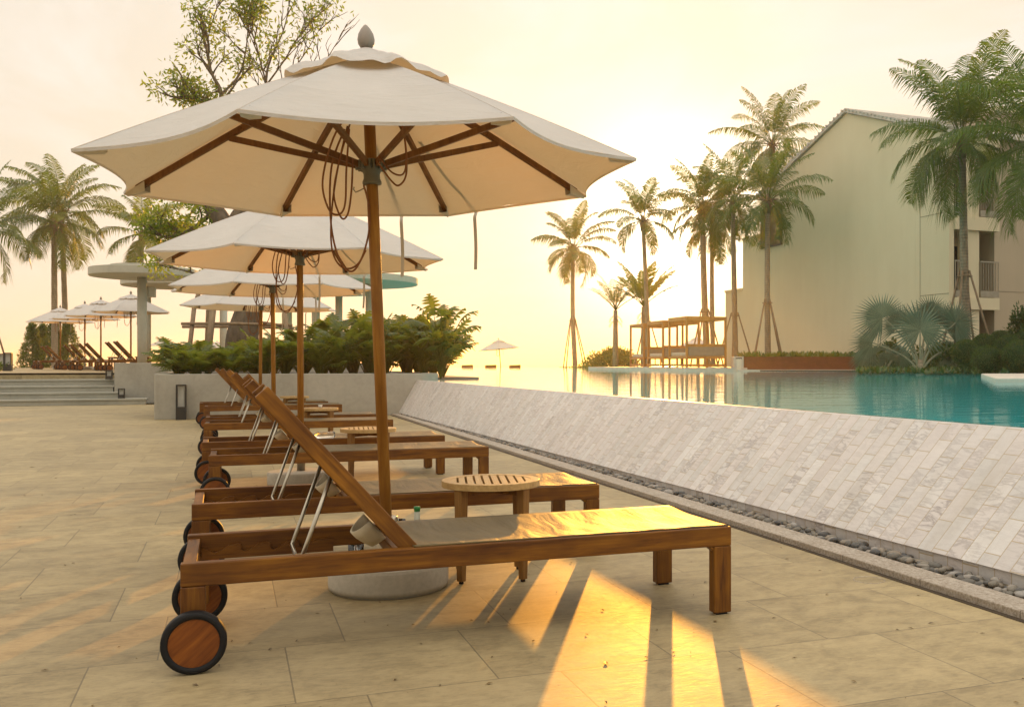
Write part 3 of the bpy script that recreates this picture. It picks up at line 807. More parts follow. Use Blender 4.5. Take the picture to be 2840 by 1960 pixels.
UMB = make_umbrella()
FWD = Vector((SA, CA, 0))
def place_umbrella(x, y, z, label, group, rz=0.0, lean=0.0, scale=1.0, first=False):
    o = UMB if first else copy_tree(UMB)
    o.rotation_mode = 'QUATERNION'
    q = Matrix.Rotation(lean, 3, FWD).to_quaternion() @ Matrix.Rotation(rz, 3, 'Z').to_quaternion()
    o.location = (x, y, z); o.rotation_quaternion = q; o.scale = (scale,) * 3
    tag(o, label, 'umbrella', group)
    for ch in o.children:
        if ch.name.startswith('concrete_base'):
            ch.rotation_mode = 'QUATERNION'; ch.rotation_quaternion = Matrix.Rotation(-lean, 3, Matrix.Rotation(-rz, 3, 'Z') @ FWD).to_quaternion()
    return o
GU = 'white umbrellas in a row between the near loungers'
place_umbrella(0.66, 4.47, 0, 'largest and nearest white umbrella with coiled brown ropes and grey finial', GU, 0, radians(-2.4), first=True)
place_umbrella(0.54, 8.45, 0, 'second white umbrella from the camera, partly under the nearest one', GU, radians(3), radians(-0.3), 1.0)
place_umbrella(0.49, 12.45, 0, 'third white umbrella from the camera in the near row', GU, radians(7), radians(-0.6), 1.02)
place_umbrella(0.45, 16.95, 0, 'fourth white umbrella of the near row, closest to the planter', GU, radians(-4), radians(0.5), 1.03)

# deck row
GD = 'white umbrellas on the upper deck'; GL = 'teak loungers on the upper deck'
deck = [(363, 30.9, 'nearest white umbrella on the upper deck, beside the concrete column'), (279.8, 33.6, 'second upper deck umbrella, left of the one beside the column'),
        (235.2, 35.9, 'third upper deck umbrella from the column'), (167.4, 38.4, 'leftmost white umbrella on the upper deck, before the dark conifers')]
words = ['first', 'second', 'third', 'fourth', 'fifth', 'sixth', 'seventh', 'eighth']
ang = radians(15)
n_ = 0
for i, (px, d, lab) in enumerate(deck):
    q = at(px, 1006, d)
    place_umbrella(q.x, q.y, 0.75, lab, GD, radians(5 * i + 11), 0)
    for k, dy in enumerate((-0.98, 0.47)):
        off = Matrix.Rotation(ang, 3, 'Z') @ Vector((-0.81, dy, 0))
        o = copy_tree(LOUNGER); o.location = (q.x + off.x, q.y + off.y, 0.75); o.rotation_euler.z = ang
        tag(o, '%s teak lounger on the upper deck, counted from the concrete column leftwards' % words[n_], 'lounger', GL); n_ += 1
q = at(430, 1006, 33); o = copy_tree(LOUNGER); o.location = (q.x - 0.6, q.y, 0.75); o.rotation_euler.z = ang
tag(o, 'teak lounger on the upper deck half hidden right of the concrete column', 'lounger', GL)
# umbrellas far off
q = at(449.5, 1006, 88); place_umbrella(q.x, q.y, 0.70, 'far tiny white umbrella seen right of the concrete column', 'distant white umbrellas', 0.3)
q = at(602, 1006, 90); place_umbrella(q.x, q.y, 0.55, 'far tiny umbrella behind the philodendrons and the leaning timber poles', 'distant white umbrellas', 0.6)
q = at(1392, 1006, 73.5); place_umbrella(q.x, q.y, -0.30, 'lone white umbrella beyond the infinity pool edge, pole leaning', 'distant white umbrellas', 0.2, radians(-5), 1.27)
q = at(1932, 1006, 74); place_umbrella(q.x, q.y, 0.05, 'pale umbrella seen through the frames of the daybeds', 'distant white umbrellas', 0.4, 0, 1.2)
for px, lab in ((1361, 'back of a lounger left of the lone umbrella beyond the pool'), (1428, 'back of a lounger right of the lone umbrella beyond the pool'), (1296, 'back of a lounger just right of the big philodendron hedge')):
    q = at(px, 1006, 73.2)
    e = empty('distant_lounger', (q.x, q.y, 0), -YAW, label=lab, cat='lounger', group='distant loungers')
    MB().prism([(-0.43, 0), (0.43, 0), (0.43, 0.16), (0.40, 0.20), (-0.36, 0.17), (-0.43, 0.12)], -0.04, 0.04, Matrix.Translation((0, 0, 0.66)) @ Matrix.Rotation(pi / 2, 4, 'X')).build('backrest', WOOD_X, e, bevel=0.01)
    MB().box(-0.43, 0.43, 0.05, 1.9, 0.52, 0.60).build('seat_frame', WOOD_X, e)

# ------------------------------------------------------------------ side tables and things left about
WOOD_TLEG = wood('table_leg_teak', 'z', dark=(0.14, 0.062, 0.012), mid=(0.22, 0.105, 0.024), light=(0.32, 0.17, 0.045))
def make_table():
    root = empty('side_table'); R = 0.228; mb = MB()
    # slatted top: rim ring plus slats with gaps, clipped to the circle
    n = 64; ri = 0.185
    vs = []
    for z in (0.425, 0.455):
        for r in (ri, R):
            for k in range(n):
                a = 2 * pi * k / n; vs.append((r * cos(a), r * sin(a), z))
    fs = []
    for k in range(n):
        j = (k + 1) % n
        fs += [(k, j, n + j, n + k), (2 * n + k, 3 * n + k, 3 * n + j, 2 * n + j), (n + k, n + j, 3 * n + j, 3 * n + k), (k, 2 * n + k, 2 * n + j, j)]
    mb.add(vs, fs)
    mb.build('table_rim', WOOD_TABLE, root, bevel=0.002)
    st = 0.0385; gap = 0.0105; sl = MB()
    for k in range(-5, 5):
        xa, xb = k * st + gap / 2, (k + 1) * st - gap / 2
        xm = max(abs(xa), abs(xb))
        if xm >= ri + 0.008: xm = ri
        h = sqrt(max(0, (ri + 0.004) ** 2 - min(abs(xa), abs(xb)) ** 2)); h2 = sqrt(max(0.0, (ri + 0.004) ** 2 - min(xm, ri) ** 2))
        lo_, hi_ = (h2, h) if abs(xa) > abs(xb) else (h, h2)
        sl.prism([(xa, -lo_), (xb, -hi_), (xb, hi_), (xa, lo_)], 0.4265, 0.4535)
    sl.build('slats', WOOD_TABLE, root)
    for k in range(4):
        a = pi / 4 + k * pi / 2; x, y = 0.197 * cos(a), 0.197 * sin(a)
        M = Matrix.Translation((x, y, 0)) @ Matrix.Rotation(a, 4, 'Z')
        l = MB(); vs = []
        for z, wd, th in ((0.012, 0.016, 0.014), (0.20, 0.020, 0.017), (0.4245, 0.022, 0.022)):
            vs += [M @ Vector((sx * th, sy * wd, z)) for sx, sy in ((-1, -1), (1, -1), (1, 1), (-1, 1))]
        l.add(vs, [(3, 2, 1, 0), (8, 9, 10, 11)] + [(4 * i + j, 4 * i + (j + 1) % 4, 4 * i + 4 + (j + 1) % 4, 4 * i + 4 + j) for i in range(2) for j in range(4)])
        l.build('leg', WOOD_TLEG, root, bevel=0.003)
        MB().lathe([(0.009, 0.0), (0.011, 0.002), (0.011, 0.012)], 10, M).build('leg_glide', RUBBER, root)
    ap = MB()
    for s in (0, 1):
        M = Matrix.Rotation(pi / 4 + s * pi / 2, 4, 'Z')
        ap.box(-0.180, 0.180, -0.011, 0.011, 0.392 + s * 0.0005, 0.4245 - s * 0.0005, M)
    ap.build('brace', WOOD_Y, root)
    return root
TAB = make_table()
for i, (x, y, rz, lab) in enumerate(((1.138, 4.52, -0.2, 'nearest round slatted teak side table, between the first two loungers'), (1.077, 8.45, -0.1, 'second round slatted side table, right of the second umbrella pole'),
                                   (1.0, 12.45, -0.15, 'third round slatted side table, with a small white cup on it'), (0.98, 16.95, 0.0, 'round side table farthest along the row, near the planter'))):
    o = TAB if i == 0 else copy_tree(TAB)
    o.location = (x, y, 0); o.rotation_euler.z = rz; tag(o, lab, 'side table', 'round slatted tables between the near loungers')
for i, (px, d, lab) in enumerate(((352, 31.2, 'small side table on the upper deck left of the column'), (278, 33.4, 'small side table on the upper deck between the lounger pairs'))):
    q = at(px - 6, 1006, d); o = copy_tree(TAB); o.location = (q.x + 0.5, q.y + 0.1, 0.75); tag(o, lab, 'side table', 'side tables on the upper deck')

gm, gt = mat('clear_glass')
finish(gt, principled(gt, col=(0.95, 0.95, 0.9), rough=0.02, trans=1.0, ior=1.45))
def tumbler(loc, h, label):
    e = MB().lathe([(0.0, 0.0), (0.030, 0.0), (0.0335, h), (0.0315, h), (0.0285, 0.012), (0.0, 0.010)], 28).build('drinking_glass', gm, loc=loc)
    tag(e, label, 'glass')
tumbler((0.73, 4.655, 0.12), 0.15, 'clear drinking glass on the umbrella base beside the pole')
tumbler((0.505, 4.37, 0.12), 0.10, 'empty short glass on the nearest umbrella base, seen under the backrest')
bt = empty('beer_bottle', (0.79, 4.50, 0.12), label='small green glass bottle with pale label on the umbrella base', cat='bottle')
gg, g2 = mat('green_glass'); finish(g2, principled(g2, col=(0.02, 0.30, 0.06), rough=0.05, trans=0.6, ior=1.45))
MB().lathe([(0.0, 0.0), (0.024, 0.0), (0.026, 0.01), (0.026, 0.12), (0.020, 0.15), (0.0135, 0.165), (0.0125, 0.225), (0.0, 0.226)], 24).build('glass_body', gg, bt)
lb = MB().lathe([(0.0265, 0.02), (0.0265, 0.115)], 24).build('paper_label', plain('bottle_paper', (0.50, 0.50, 0.42), 0.6), bt)
MB().lathe([(0.0206, 0.15), (0.0142, 0.165), (0.0132, 0.205)], 24).build('neck_foil', plain('neck_paper', (0.45, 0.47, 0.38), 0.5), bt)
MB().lathe([(0.0145, 0.212), (0.015, 0.222), (0.0145, 0.228), (0.0, 0.229)], 20).build('cap', plain('green_cap', (0.02, 0.22, 0.05), 0.3), bt)
# small emblem line on the label, facing the camera
em = MB(); a0 = atan2(-4.5, -0.79)
def on_lab(u, z): 
    a = a0 + u / 0.0268; return Vector((0.0268 * cos(a), 0.0268 * sin(a), z))
em.tube([on_lab(-0.005, 0.09), on_lab(-0.004, 0.075), on_lab(0, 0.068), on_lab(0.004, 0.075), on_lab(0.005, 0.09)], 0.0006, 4)
em.tube([on_lab(0, 0.068), on_lab(0, 0.058)], 0.0006, 4); em.tube([on_lab(-0.012, 0.045), on_lab(0.012, 0.045)], 0.0006, 4)
em.build('emblem', plain('emblem_ink', (0.12, 0.14, 0.10), 0.6), lb)
wb = empty('water_bottle', (0.76, 8.98, 0.368), 0, label='clear plastic water bottle with blue cap lying on the fourth lounger', cat='bottle')
M = Matrix.Rotation(radians(70), 4, 'Z') @ Matrix.Rotation(pi / 2, 4, 'Y')
MB().lathe([(0.0, -0.10), (0.028, -0.10), (0.031, -0.09), (0.028, -0.04), (0.031, 0.0), (0.028, 0.03), (0.031, 0.05), (0.013, 0.085), (0.012, 0.095)], 24, Matrix.Rotation(radians(200), 4, 'Z') @ Matrix.Rotation(pi / 2, 4, 'Y')).build('plastic_body', gm, wb)
MB().lathe([(0.0145, 0.092), (0.0145, 0.108), (0.0, 0.109)], 20, Matrix.Rotation(radians(200), 4, 'Z') @ Matrix.Rotation(pi / 2, 4, 'Y')).build('cap', plain('blue_cap', (0.02, 0.35, 0.60), 0.4), wb)
ph = MB().box(-0.03, 0.03, -0.012, 0.012, 0, 0.009).build('lighter', plain('dark_plastic', (0.05, 0.04, 0.02), 0.4), loc=(0.99, 9.02, 0.352), bevel=0.003)
ph.rotation_euler = (0, 0.0, 0.7); tag(ph, 'small dark lighter lying on the fourth lounger near the table', 'lighter')
cup = MB().lathe([(0.0, 0.0), (0.018, 0.0), (0.026, 0.035), (0.024, 0.035), (0.017, 0.003), (0.0, 0.002)], 20).build('white_cup', plain('white_china', (0.7, 0.7, 0.66), 0.3), loc=(1.02, 12.47, 0.455))
tag(cup, 'tiny white cup standing on the third slatted table', 'cup')

q = (2.74, 3.80, 0.0)
ring = [Vector((q[0] + 0.07 * cos(k * pi / 16), q[1] + 0.07 * sin(k * pi / 16), 0.0)) for k in range(32)]
tag(MB().tube(ring, 0.0022, 4, closed=True).build('floor_drain', KERB), 'faint round drain cover ring set in the paving near the kerb', 'drain cover')
# ------------------------------------------------------------------ vegetation builders
def frond(mb, P, az, el, L, rng, bend=1.5, n=34, ll=0.55, lw=0.050, droop=0.35, rach=0.016, start=0.16, twist=0.0, v=0.55):
    pts = []; p = Vector(P); seg = 14; T = []
    for i in range(seg + 1):
        s = i / seg
        e = el - bend * s ** 1.35
        t = Vector((cos(az) * cos(e), sin(az) * cos(e), sin(e)))
        pts.append(p.copy()); T.append(t)
        p = p + t * (L / seg)
    mb.tube(pts, [rach * (1 - 0.85 * i / seg) for i in range(seg + 1)], 4, cap=False)
    side = Vector((-sin(az), cos(az), 0))
    if twist: side = Matrix.Rotation(twist, 3, T[4]) @ side
    for k in range(n):
        s = start + (1 - start) * (k + 0.5) / n
        f = s * seg; i = min(int(f), seg - 1)
        c = pts[i].lerp(pts[i + 1], f - i); t = T[i]
        upv = side.cross(t) * -1
        if upv.z < 0: upv = -upv
        prof = (sin(pi * min(1, 0.12 + 0.80 * (s - start) / (1 - start) + 0.08)) ** 0.6)
        for sg in (-1, 1):
            if rng.random() < 0.05: continue
            l = ll * prof * rng.uniform(0.8, 1.1)
            dirn = (t * rng.uniform(0.45, 0.7) + side * sg * 0.85 + upv * v * rng.uniform(0.3, 1.0) * 0.45).normalized()
            m1 = c + dirn * l * 0.5 + Vector((0, 0, -droop * l * 0.12))
            tp = c + dirn * l * 0.93 + Vector((0, 0, -droop * l * rng.uniform(0.6, 1.2)))
            wv = t * lw * 0.5
            mb.add([c - wv * 0.5, c + wv * 0.5, m1 + wv, m1 - wv, tp], [(0, 1, 2, 3), (3, 2, 4)])

def palm(base, top, r, flen, nf, rng, label, lean=0.15, dry=3, group='coconut palms', lowest=-0.75, ll=0.62, dens=54, props=None, name='coconut_palm', upto=1.48, nuts=True):
    base = Vector(base); top = Vector(top)
    root = empty(name, base, label=label, cat='palm tree', group=group)
    h = top - base; side = Vector((rng.uniform(-1, 1), rng.uniform(-1, 1), 0)) * lean
    path = smooth_path([Vector((0, 0, -0.3)), h * 0.15 + side * 0.35, h * 0.45 + side * 0.9, h * 0.75 + side * 0.6, h], 9)
    rs = []
    for i, p in enumerate(path):
        f = i / (len(path) - 1)
        rr_ = r * (1.0 + 0.55 * max(0, 1 - f * 9) - 0.28 * f); rs.append(rr_ * (1 + 0.03 * sin(i * 2.3)))
    MB().tube(path, rs, 12).build('trunk', PALM_BARK, root)
    cr = MB()
    T = h
    for k in range(nf):
        f = k / (nf - 1)
        el = upto + (lowest - upto) * f ** 1.25 + rng.uniform(-0.12, 0.12)
        az = k * 2.39996 + rng.uniform(-0.3, 0.3)
        L = flen * (0.78 + 0.22 * sin(pi * min(1, f + 0.25))) * rng.uniform(0.88, 1.08)
        frond(cr, T + Vector((cos(az) * r * 0.7, sin(az) * r * 0.7, 0.25 - 0.3 * f)), az, el, L, rng, bend=rng.uniform(0.80, 1.25) + 0.55 * f, n=dens, ll=ll * flen / 3.6 * 1.35, lw=max(0.042, 0.00095 * base.length), droop=0.45 + 0.4 * f + rng.uniform(-0.1, 0.15), rach=0.022, twist=rng.uniform(-0.5, 0.5))
    cr.build('crown', PALM, root)
    # fibrous boot below the crown, with flower stalks
    bo = MB(); bo.tube([T + Vector((0, 0, -0.55)), T + Vector((0, 0, -0.1)), T + Vector((0, 0, 0.35))], [r * 0.85, r * 1.25, r * 0.5], 10)
    for k in range(9):
        a = k * 2.4; bo.tube([T + Vector((0, 0, -0.1)), T + Vector((cos(a) * r * 1.6, sin(a) * r * 1.6, 0.1)), T + Vector((cos(a) * r * 3.2, sin(a) * r * 3.2, 0.42 * cos(k)))], [0.05, 0.04, 0.02], 5)
    bo.build('leaf_base', leaf_base_mat, root)
    if dry:
        dm = MB()
        for k in range(dry):
            az = rng.uniform(0, 2 * pi)
            frond(dm, T + Vector((cos(az) * r, sin(az) * r, -0.15)), az, -0.9, flen * rng.uniform(0.45, 0.65), rng, bend=0.65, n=18, ll=0.35 * flen / 3.6, lw=0.03, droop=1.0)
        dm.build('dry_fronds', PALM_DRY, root)
    if props:
        ph_, pr, prz, plab = props
        e = empty('timber_prop', base, label=plab, cat='tree support', group='timber supports round the palm trunks')
        def ax(z):
            f = min(1, max(0, z / h.z)); idx = f * (len(path) - 1)
            best = min(path, key=lambda q: abs(q.z - z)); return best
        c = ax(ph_)
        a0 = prz
        for k in range(3 if ph_ < 2.6 else 4):
            a = a0 + k * 2 * pi / (3 if ph_ < 2.6 else 4)
            p1 = c + Vector((cos(a) * r * 1.25, sin(a) * r * 1.25, 0.05)); p0 = Vector((cos(a) * pr, sin(a) * pr, -0.25))
            mid = p0.lerp(p1, 0.5) + Vector((rng.uniform(-0.03, 0.03), rng.uniform(-0.03, 0.03), 0))
            MB().tube([p0, mid, p1 + (p1 - p0) * 0.04], [0.045, 0.04, 0.035], 7).build('pole', TIMBER, e)
        ring = [c + Vector((cos(q) * r * 1.5, sin(q) * r * 1.5, 0)) for q in [i * 2 * pi / 10 for i in range(10)]]
        MB().tube(ring, 0.022, 6, closed=True).build('rope_ring', TIMBER, e)
    return root
leaf_base_mat = plain('palm_leaf_base', (0.16, 0.11, 0.05), 0.8)

def leaf_blob(mb, c, rad, n, size, rng, shell=0.45, w_=0.36, up=0.0):
    c = Vector(c)
    for _ in range(n):
        while True:
            v = Vector((rng.uniform(-1, 1), rng.uniform(-1, 1), rng.uniform(-1, 1)))
            if 0.02 < v.length < 1: break
        v = v.normalized() * (shell + (1 - shell) * rng.random()) ** 0.7 if rng.random() < 0.7 else v
        p = c + Vector((v.x * rad[0], v.y * rad[1], v.z * rad[2]))
        d = (v.normalized() * 0.7 + Vector((rng.uniform(-1, 1), rng.uniform(-1, 1), rng.uniform(-1, 1) + up))).normalized()
        a = d.cross(Vector((rng.uniform(-1, 1), rng.uniform(-1, 1), rng.uniform(-1, 1)))).normalized()
        L = size * rng.uniform(0.7, 1.3); W = L * w_
        mb.add([p, p + d * L * 0.5 + a * W * 0.5, p + d * L, p + d * L * 0.5 - a * W * 0.5], [(0, 1, 2, 3)])

# ------------------------------------------------------------------ palms
G1 = random.Random(101)
def P_at(px, d, z): q = at(px, 1006, d); return Vector((q.x, q.y, z))
def top_at(px, py, d): return at(px, py, d)
# big palm at right in front of the building
palm(P_at(2682, 34, 0.7), at(2668, 395, 34), 0.165, 3.7, 34, random.Random(5), 'largest coconut palm, standing in front of the balconies', 0.1, 3, props=(3.3, 1.15, 0.5, 'timber poles leaning on the large palm before the balconies'), ll=0.66, dens=64)
palm(P_at(2905, 30, 0.7), at(2900, 400, 30), 0.165, 3.9, 30, random.Random(8), 'coconut palm at the right border, only its fronds in view', 0.1, 4, ll=0.7, dens=60)
palm(P_at(2130, 46, 0.9), at(2130, 560, 46), 0.15, 3.2, 26, random.Random(21), 'palm standing at the left end of the brown planter box, beside the corner window', 0.05, 2, props=(2.95, 1.05, 0.3, 'timber poles round the palm in the brown planter box'))
palm(P_at(2040, 50, 0.8), at(2032, 560, 50), 0.155, 3.1, 24, random.Random(33), 'palm just behind the right end of the nearest daybed', 0.08, 2, props=(2.7, 1.0, 0.9, 'timber poles round the palm behind the nearest daybed'))
palm(P_at(2150, 54, 0.8), at(2142, 405, 54), 0.15, 3.6, 24, random.Random(44), 'tallest of the palms left of the building, rising above the others', 0.1, 3)
palm(P_at(1962, 52, 0.8), at(1948, 580, 52), 0.19, 2.9, 24, random.Random(57), 'palm with the thickest trunk, behind the daybeds beside the setting sun', 0.05, 2, props=(2.9, 1.1, 0.1, 'timber poles round the thick palm behind the daybeds'))
palm(P_at(1978, 57, 0.8), at(1975, 640, 57), 0.15, 2.9, 18, random.Random(59), 'slim palm hidden behind the thick trunk at the daybeds', 0.05, 4)
palm(P_at(1800, 58, 0.6), at(1783, 615, 58), 0.15, 3.0, 18, random.Random(63), 'leaning palm left of the setting sun, rising behind the farthest daybed', 0.45, 1, lowest=-0.45, props=(2.6, 1.0, 1.2, 'timber poles round the leaning palm behind the farthest daybed'))
palm(P_at(1596, 75, 0.3), at(1590, 690, 75), 0.20, 3.9, 22, random.Random(71), 'lone palm at the infinity edge, right of the lone umbrella', 0.35, 2, props=(3.9, 1.25, 0.6, 'timber poles round the lone palm at the infinity edge'))
# short palms behind the green bush
def short_palm(px, py_top, d, z0, flen, nf, label, seed, lw):
    rg = random.Random(seed); b = P_at(px, d, z0); t = at(px, py_top, d) - b
    root = empty('young_palm', b, label=label, cat='palm tree', group='short palms behind the green bush')
    MB().tube([Vector((0, 0, -0.2)), t * 0.5, t], [0.20, 0.17, 0.13], 10).build('trunk', PALM_BARK, root)
    cr = MB()
    for k in range(nf):
        az = k * 2.4; el = 1.38 - 0.75 * (k / nf)
        frond(cr, t, az, el, flen * rg.uniform(0.8, 1.1), rg, bend=0.6, n=22, ll=0.55, lw=lw, droop=0.25, start=0.22, rach=0.03)
    cr.build('crown', PALM, root)
    dm = MB()
    for k in range(6):
        az = k * 1.1; frond(dm, t + Vector((0, 0, -0.3 - 0.15 * (k % 3))), az, -0.5, 0.7, rg, bend=0.9, n=8, ll=0.3, lw=0.04)
    dm.build('dry_fronds', PALM_DRY, root)
short_palm(1707, 860, 64, 0.7, 2.7, 14, 'short narrow palm rising from the green bush', 3, 0.05)
short_palm(1785, 850, 62, 0.7, 3.2, 16, 'short broad-leaved palm behind the farthest daybed', 4, 0.14)
# left side palms
palm(P_at(152, 49, 0.5), at(150, 622, 49), 0.165, 3.3, 19, random.Random(81), 'left of the two tall palms behind the upper deck', 0.08, 2)
palm(P_at(184, 51, 0.5), at(170, 590, 51), 0.155, 3.6, 19, random.Random(83), 'right of the two tall palms behind the upper deck, slightly curved', 0.35, 3)
palm(P_at(394, 50, 0.5), at(394, 655, 50), 0.14, 3.0, 17, random.Random(87), 'palm whose crown shows above the round concrete roof', 0.1, 2)
palm(P_at(-55, 46, 0.5), at(-40, 640, 46), 0.15, 3.4, 18, random.Random(89), 'palm cut off by the left border, only fronds in view', 0.1, 2, props=(3.7, 1.25, 0.1, 'timber pole leaning at the left border'))

# ------------------------------------------------------------------ the big leaning tree in the planter
def tree_pt(px, py, d=23.0): return at(px * 1.2278, py * 1.2278, d)
rt = random.Random(17)
tb = tree_pt(548, 800, 22.6)
troot = empty('old_tree', (tb.x, tb.y, 0.72), label='old tree with thick dark trunk, leafy boughs and bare twigs, growing in the planter', cat='tree')
O_ = Vector((tb.x, tb.y, 0.72))
def L_(px, py, d=23.0): return tree_pt(px, py, d) - O_
tr = MB()
tr.tube(smooth_path([L_(550, 805, 22.6), L_(548, 760, 22.6), L_(562, 700, 22.7), L_(566, 640, 22.8), L_(540, 570, 23), L_(500, 500, 23.2), L_(478, 460, 23.3), L_(470, 400, 23.4)], 6),
        [0.42, 0.41, 0.40, 0.39, 0.38, 0.37, 0.36, 0.35, 0.34, 0.33, 0.32, 0.31] + [0.30 - 0.004 * i for i in range(31)], 14)
tr.tube(smooth_path([L_(520, 540, 23), L_(545, 480, 23.2), L_(600, 420, 23.5), L_(640, 330, 23.7)], 6), [0.24, 0.23, 0.22, 0.21, 0.2, 0.19] + [0.18 - 0.004 * i for i in range(13)], 10)
tm = tr.build('trunk', TREE_BARK, troot)
limbs = MB(); leaves = MB(); bare = MB()
def grow(p, d, L, r, lvl, leafy, mbx, rng):
    n = 4; pts = [p]; q = p
    for i in range(n):
        d = (d + Vector((rng.uniform(-1, 1), rng.uniform(-1, 1), rng.uniform(-0.5, 1.0))) * 0.22).normalized()
        q = q + d * (L / n); pts.append(q)
    mbx.tube(pts, [max(0.004, r * (1 - 0.5 * i / n)) for i in range(n + 1)], 5 if lvl > 1 else 7, cap=False)
    if lvl == 0 or r < 0.006:
        if leafy > 0.02: leaf_blob(leaves, q, (0.30, 0.30, 0.24), int(20 * leafy), 0.13, rng, 0.2, 0.34)
        return
    if lvl <= 2 and leafy > 0.02:
        leaf_blob(leaves, q, (0.34, 0.34, 0.26), int(15 * leafy), 0.13, rng, 0.2, 0.34)
    for k in range(rng.choice((2, 3))):
        nd = (d + Vector((rng.uniform(-1, 1), rng.uniform(-1, 1), rng.uniform(-0.35, 0.9))) * 0.75).normalized()
        grow(pts[rng.choice((2, 3, 4))], nd, L * rng.uniform(0.6, 0.85), r * 0.6, lvl - 1, leafy, mbx, rng)
def limb(path, r0, r1, lvl, leafy, d=23.3, subs=3, sl=0.7):
    P = smooth_path([L_(x, y, d + dd) for x, y, dd in path], 5)
    m = len(P); limbs.tube(P, [0.48 * (r0 + (r1 - r0) * i / (m - 1)) for i in range(m)], 7, cap=False)
    for i in range(3, m, max(1, (m - 3) // subs)):
        nd = ((P[min(i + 1, m - 1)] - P[i - 1]).normalized() * 0.5 + Vector((rt.uniform(-1, 1), rt.uniform(-1, 1), rt.uniform(-0.2, 1))) * 0.8).normalized()
        grow(P[i], nd, sl * rt.uniform(0.7, 1.2), r1 * 0.9 + 0.006, lvl, leafy, limbs, rt)
    grow(P[-1], (P[-1] - P[-2]).normalized(), sl, r1, lvl, leafy, limbs, rt)
limb([(470, 400, .1), (492, 300, .1), (500, 215, .1), (478, 165, .1), (465, 110, 0)], 0.16, 0.035, 2, 0.75, subs=6, sl=0.55)
limb([(478, 165, .1), (470, 90, .2), (492, 10, .3)], 0.04, 0.012, 1, 0.06, subs=5, sl=0.5)
limb([(498, 215, .1), (540, 170, .3), (556, 110, .4), (560, 60, .5)], 0.07, 0.02, 2, 0.7, subs=4, sl=0.5)
limb([(500, 240, 0), (450, 225, -.2), (410, 222, -.3)], 0.09, 0.03, 1, 1.2, subs=5, sl=0.4)
limb([(600, 300, .3), (600, 220, .4), (606, 150, .5), (640, 70, .6), (655, 5, .6)], 0.10, 0.012, 1, 0.08, subs=7, sl=0.6)
limb([(604, 200, .4), (585, 130, .5), (560, 70, .5)], 0.05, 0.02, 2, 0.7, subs=4, sl=0.5)
limb([(604, 190, .4), (640, 140, .2), (668, 95, .2), (700, 50, .1)], 0.05, 0.012, 2, 0.45, subs=5, sl=0.5)
limb([(604, 230, .4), (660, 160, .2), (690, 120, .2), (720, 70, .1)], 0.05, 0.010, 1, 0.10, subs=5, sl=0.5)
limb([(640, 330, .4), (700, 200, .5), (735, 140, .5), (765, 90, .6)], 0.08, 0.008, 1, 0.03, subs=5, sl=0.5)
limb([(480, 480, 0), (430, 520, -.2), (385, 535, -.4), (355, 530, -.4)], 0.12, 0.03, 1, 1.8, subs=6, sl=0.35)
limb([(480, 460, 0), (440, 470, .6), (400, 540, .8)], 0.08, 0.03, 2, 1.3, subs=4, sl=0.5)
limb([(560, 650, 0), (480, 630, -.6), (420, 612, -.9), (385, 605, -1)], 0.09, 0.015, 1, 0.5, subs=4, sl=0.3)
limb([(478, 460, 0), (520, 450, .3), (560, 460, .5)], 0.06, 0.03, 2, 0.9, subs=3, sl=0.4)
for cx, cy, rx, rz_, n in ((440, 222, .36, .2, 480), (412, 228, .22, .15, 180), (480, 238, .3, .18, 240), (375, 525, .36, .26, 520), (420, 520, .32, .28, 400), (400, 555, .36, .2, 340), (350, 535, .2, .16, 160), (450, 480, .3, .2, 160)):
    leaf_blob(leaves, L_(cx, cy, 23.1), (rx * 1.15, rx * 1.15, rz_ * 1.1), int(n * 0.5), 0.12, rt, 0.1, 0.34)
limbs.build('limbs', TREE_BARK, troot)
leaves.build('crown', TREE_LEAF, troot)
# timber frame that props the old tree
tf = empty('timber_prop', O_, label='frame of rough poles and two horizontal rails round the old tree', cat='tree support')
for a, b, r in (((438, 700, 22.2), (428, 790, 21.6), .05), ((438, 700, 22.2), (455, 640, 22.6), .05), ((482, 690, 22), (470, 800, 21.6), .07), ((486, 690, 22), (500, 640, 22.4), .06), ((640, 690, 22), (655, 800, 21.6), .05), ((470, 700, 24.4), (466, 800, 24.6), .05)):
    MB().tube([L_(*a), (L_(*a) + L_(*b)) * 0.5, L_(*b)], r, 7).build('pole', TIMBER, tf)
for (a, b) in (((410, 731, 21.9), (660, 735, 21.9)), ((412, 738, 23.8), (664, 741, 23.8)), ((590, 728, 21.6), (660, 742, 24.2))):
    MB().tube([L_(*a), (L_(*a) + L_(*b)) * 0.5 + Vector((0, 0, 0.02)), L_(*b)], 0.035, 7).build('rail', TIMBER, tf)

